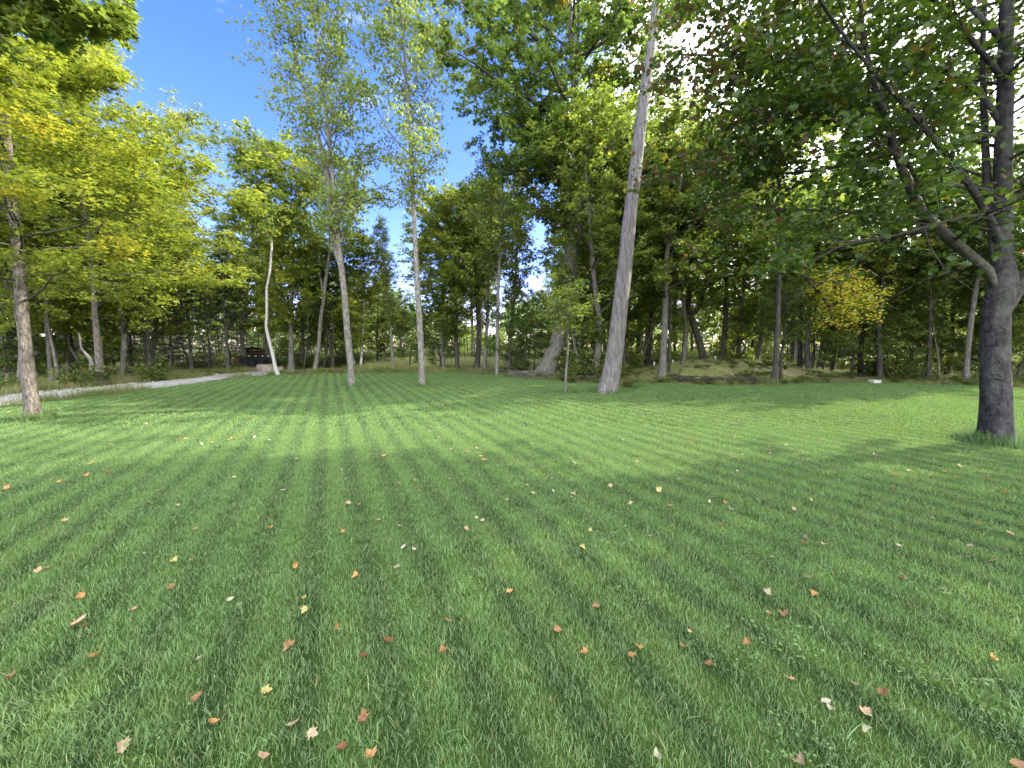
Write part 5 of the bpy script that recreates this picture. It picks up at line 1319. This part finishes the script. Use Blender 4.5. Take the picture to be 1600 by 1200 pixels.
# ------------------------------------------------------------------ fallen leaves on the lawn
def fallen(seed, kind):
    r_ = np.random.default_rng(seed)
    if kind == 'maple':
        half = [(0.0, 0.02), (-0.06, 0.20), (0.10, 0.26), (0.02, 0.52), (0.22, 0.40), (0.44, 0.60), (0.48, 0.30), (0.60, 0.24), (0.68, 0.34), (0.76, 0.16), (1.0, 0.0)]
    else:
        half = [(0.0, 0.02), (0.12, 0.20), (0.35, 0.33), (0.6, 0.28), (0.8, 0.14), (1.0, 0.0)]
    ring = half + [(x, -y) for x, y in half[1:-1]][::-1]
    ring = np.array(ring) + r_.normal(0, .025, (len(ring), 2))
    curl = r_.uniform(.4, 1.5); fold = r_.uniform(-.2, 1.3); tw = r_.uniform(-.4, .4)
    zf = lambda x, y: curl * (x - .45) ** 2 * .8 + fold * abs(y) * .7 + tw * x * y + .06 * math.sin(9 * x + 7 * y)
    V = [(0.40, 0, zf(.4, 0))] + [(x * .55 + .18, y * .55, zf(x * .55 + .18, y * .55)) for x, y in ring] + [(x, y, zf(x, y)) for x, y in ring]
    n = len(ring); Fc = [[0, 1 + i, 1 + (i + 1) % n] for i in range(n)]
    for i in range(n): j = (i + 1) % n; Fc += [[1 + i, 1 + n + i, 1 + n + j], [1 + i, 1 + n + j, 1 + j]]
    o = len(V)      # stalk
    V += [(0.02, .012, 0), (0.02, -.012, 0), (-.4, 0, .1 + .15 * tw)]; Fc += [[o, o + 1, o + 2]]
    V = np.array(V); V[:, 0] -= .4; V[:, 2] -= np.percentile(V[:, 2], 15)
    return V, np.array(Fc)
FM = {}
for c_ in LIT:
    for k in range(4):
        kd = 'maple' if (k < 3 and c_ != 'pale') or k == 0 else 'oval'
        V, Fc = fallen(900 + k * 7 + len(c_), kd); FM[c_, k] = (fast_mesh('fallen_leaf', V, Fc, LIT[c_]), kd)
BIG = {(145, 1022): 'lone pale orange maple leaf low on the left side of the lawn', (120, 970): 'largest pinkish curled maple leaf, lying at far left with a smaller one',
       (455, 1128): 'long curled tan leaf near the bottom edge left of centre', (452, 1002): 'crumpled rust brown leaf left of centre in the near grass', (410, 1177): 'narrow folded pink leaf at the bottom edge left of centre',
       (535, 1162): 'dark red leaf at the bottom edge beside an orange one', (578, 1175): 'orange crumpled leaf at the very bottom just right of the dark red one', (1028, 1177): 'whitish curled leaf at the bottom edge right of centre',
       (1252, 1185): 'pinkish tan leaf at the bottom edge below the right half', (1590, 1190): 'large rust leaf in the bottom right corner', (1353, 1107): 'pinkish folded leaf above the small white oval leaf at lower right',
       (1350, 1134): 'small white oval leaf lying upright at lower right', (1552, 1023): 'orange maple leaf near the right edge of the near lawn', (1203, 955): 'spread pink maple leaf with pointed lobes right of centre',
       (1226, 958): 'crumpled rust leaf touching the spread pink maple leaf', (555, 896): 'bright orange maple leaf in the near lawn below the poplars', (460, 880): 'orange leaf tilted on its edge upper left of the bright orange one',
       (525, 977): 'upright orange leaf with a notched edge left of centre', (273, 872): 'yellow folded leaf on the left half of the near lawn', (910, 853): 'yellow spread leaf just right of centre', (562, 785): 'orange leaf in a dark mowing line left of centre',
       (630, 852): 'white upturned leaf between mowing lines near the middle', (1258, 838): 'curled tan leaf standing on end, part of a group of three at right', (1412, 900): 'lone orange leaf on the right half of the near lawn',
       (10, 762): 'flat orange leaf at the left edge of the lawn', (168, 736): 'orange leaf lying with a paler one on the left lawn', (1516, 850): 'curled tan leaf near the right edge below the big maple', (1150, 713): 'white upturned leaf on the shaded middle distance lawn at right'}
LEAFS = '''145,1022,orange,22;120,970,pink,30;133,974,rust,16;125,927,orange,12;455,1128,tan,26;452,1002,rust,24;445,1012,tan,9;410,1177,pink,20;488,1140,tan,12;535,1162,red,18;578,1175,orange,18;1028,1177,pale,16;
1252,1185,pink,20;1590,1190,rust,34;1353,1107,pink,16;1350,1134,pale,12;1300,1102,pale,6;1552,1023,orange,20;1203,955,pink,20;1226,958,rust,22;1412,900,orange,13;1168,999,orange,12;1069,1008,rust,14;1108,1035,rust,10;
1237,1057,pink,10;1336,1065,tan,8;1078,983,tan,9;1200,922,tan,11;1260,898,tan,9;1272,924,orange,11;913,1016,orange,14;985,1020,rust,14;1000,1007,orange,8;692,1012,rust,12;568,1022,red,14;606,997,red,13;525,977,orange,16;
555,896,orange,17;460,880,orange,17;474,933,yellow,11;476,951,yellow,13;416,1077,yellow,14;330,1125,orange,14;307,1086,rust,13;190,1162,tan,16;312,1025,pale,12;268,912,rust,14;73,884,tan,13;60,887,pink,10;205,950,pink,9;
357,935,pale,9;273,872,yellow,15;300,870,tan,13;306,823,pink,14;224,862,pale,9;102,811,pink,9;230,784,rust,11;277,787,pale,10;247,765,pale,15;10,762,orange,18;97,750,orange,12;90,752,yellow,9;135,742,orange,12;168,736,orange,15;
162,741,pink,8;143,723,yellow,13;173,694,orange,8;360,685,orange,10;372,684,orange,9;362,699,orange,10;398,681,tan,10;290,685,yellow,9;332,690,yellow,8;442,764,pale,10;422,822,orange,9;407,804,pale,9;630,852,pale,14;728,824,pink,13;
796,920,orange,9;647,856,tan,12;620,884,tan,11;535,829,orange,10;562,785,orange,12;541,747,pale,8;534,732,pale,8;463,716,tan,9;492,707,orange,8;572,698,pale,7;600,711,orange,10;648,788,pale,7;592,810,tan,8;624,820,tan,9;671,673,pale,8;
684,681,pale,7;706,700,tan,8;730,704,rust,8;746,700,yellow,9;824,757,yellow,9;832,768,yellow,11;895,770,tan,13;792,780,yellow,8;744,808,pale,7;753,812,pale,9;862,747,pale,8;864,765,pale,8;923,827,yellow,12;910,853,yellow,15;985,785,tan,11;
1017,835,pale,10;1047,788,pink,10;1060,748,pale,12;995,719,pink,8;1080,690,orange,9;1150,713,pale,12;1160,709,pale,7;1153,735,pale,8;1203,707,tan,6;1240,793,tan,10;1258,838,tan,16;1256,846,rust,12;1288,849,tan,15;1183,779,pale,10;
1132,783,orange,8;1127,817,rust,9;1206,867,pale,8;1102,757,pale,7;1387,821,tan,11;1386,731,rust,8;1366,709,pale,8;1420,733,pale,9;1395,759,rust,10;1405,851,tan,12;1516,850,tan,15;1578,831,pink,12;1528,815,orange,10;1495,743,orange,10;
1553,872,orange,11;1456,806,tan,7;1369,710,pink,8;1554,730,pale,8;1538,716,pale,7;1320,668,tan,7;1353,639,tan,7;1282,690,tan,7;568,1115,red,10;15,1052,rust,8;1290,1092,pale,7;700,965,rust,8;870,980,rust,9;930,944,rust,8;1380,1078,rust,9'''
rl = np.random.default_rng(66)
todo = []
for s_ in LEAFS.replace('\n', '').split(';'):
    a, b, c_, w = s_.split(','); todo.append((float(a), float(b), c_, float(w), True))
for _ in range(45):
    py = 615 + 185 * rl.uniform() ** 1.25; px = rl.uniform(0, 1600)
    if py < 660 and px > 880 and px < 1000: continue
    c_ = rl.choice(['pale', 'yellow', 'tan', 'orange', 'pink'], p=[.34, .2, .26, .12, .08])
    todo.append((px, py, c_, 0.0, False))
zone_y = lambda py: 'distant' if py < 680 else 'middle-distance' if py < 780 else 'near' if py < 950 else 'closest'
zone_x = lambda px: 'far left' if px < 300 else 'left' if px < 620 else 'central' if px < 950 else 'right' if px < 1280 else 'far right'
seen = {}
fl_items = []
for px, py, c_, w, listed in todo:
    p = gp(px, py, 0.035)
    if not in_poly(np.array([p[0]]), np.array([p[1]]), LP)[0]: continue
    dist = p[1] * CA + 1.56 * SA
    size = (w * dist / F * 0.69) if w else rl.uniform(.04, .075)
    size = float(np.clip(size, 0.045, 0.15))
    k = int(rl.integers(0, 4)); me, kd = FM[c_, k]
    fl_items.append((px, py, c_, size, p, me, kd, listed))
WHERE = {'orange': 'orange', 'pink': 'pinkish', 'rust': 'rust brown', 'red': 'dark red', 'tan': 'tan', 'yellow': 'yellow', 'pale': 'whitish'}
lab_n = {}
def leaf_label(it):
    px, py, c_, size, p, me, kd, listed = it
    if (int(px), int(py)) in BIG and listed: return BIG[(int(px), int(py))]
    big = 'large' if size > .105 else 'small' if size < .07 else 'mid-sized'
    return '%s %s fallen leaf on the %s %s lawn' % (big, WHERE[c_], zone_y(py), zone_x(px))
labs = [leaf_label(i) for i in fl_items]
for l in labs: lab_n[l] = lab_n.get(l, 0) + 1
for l in [l for l in lab_n if lab_n[l] > 1]:
    idx = sorted([i for i in range(len(labs)) if labs[i] == l], key=lambda i: fl_items[i][0])
    for q, i in enumerate(idx): labs[i] = l + (', leftmost of its kind' if q == 0 else ', %s from the left' % ORD[q])
for it, lb in zip(fl_items, labs):
    px, py, c_, size, p, me, kd, listed = it
    o = obj('fallen_leaf', me, None, (p[0], p[1], 0.016 + rl.uniform(0, .012)))
    o.scale = (size,) * 3
    o.rotation_euler = (rl.normal(0, .35), rl.normal(0, .35), rl.uniform(0, 6.28))
    if 'upright' in lb or 'on its edge' in lb or 'on end' in lb: o.rotation_euler[0] = 1.1
    o['label'] = lb; o['category'] = 'fallen leaf'
    o['group'] = 'fallen leaves on the lawn'

# untidy longer blades and low clover leaves in the near lawn
long_p = [blade_mesh('long_blades', M['blade'], np.random.default_rng(500 + i), 26, 0.45, 0.045, 0.095, 0.0048, 1.1, 3, dead=0.15) for i in range(4)]
n = 260; X = rng.uniform(-9, 9, n); Y = rng.uniform(0.8, 7.5, n)
scatter('long_grass_blades', np.stack([X, Y, np.full(n, -0.01)], 1), rng.uniform(0, 6.28, n), rng.uniform(0.8, 1.15, n), rng.integers(0, 4, n), long_p, label='scattered longer grass blades the mower missed')
cv = []
for i in range(3):
    r_ = np.random.default_rng(520 + i); k = 60
    C = np.stack([r_.normal(0, .10, k), r_.normal(0, .10, k), r_.uniform(.018, .038, k)], 1)
    g = leaf_geo(r_, C, r_.uniform(.010, .020, k), 'round', 2.0, .3)
    cv.append(fast_mesh('clover', g[0], g[1], M['weed'], g[2]))
n = 130; X = rng.uniform(-8, 8, n); Y = rng.uniform(0.9, 7, n)
scatter('clover', np.stack([X, Y, np.zeros(n)], 1), rng.uniform(0, 6.28, n), rng.uniform(0.7, 1.4, n), rng.integers(0, 3, n), cv, label='small clover patches between the grass blades')
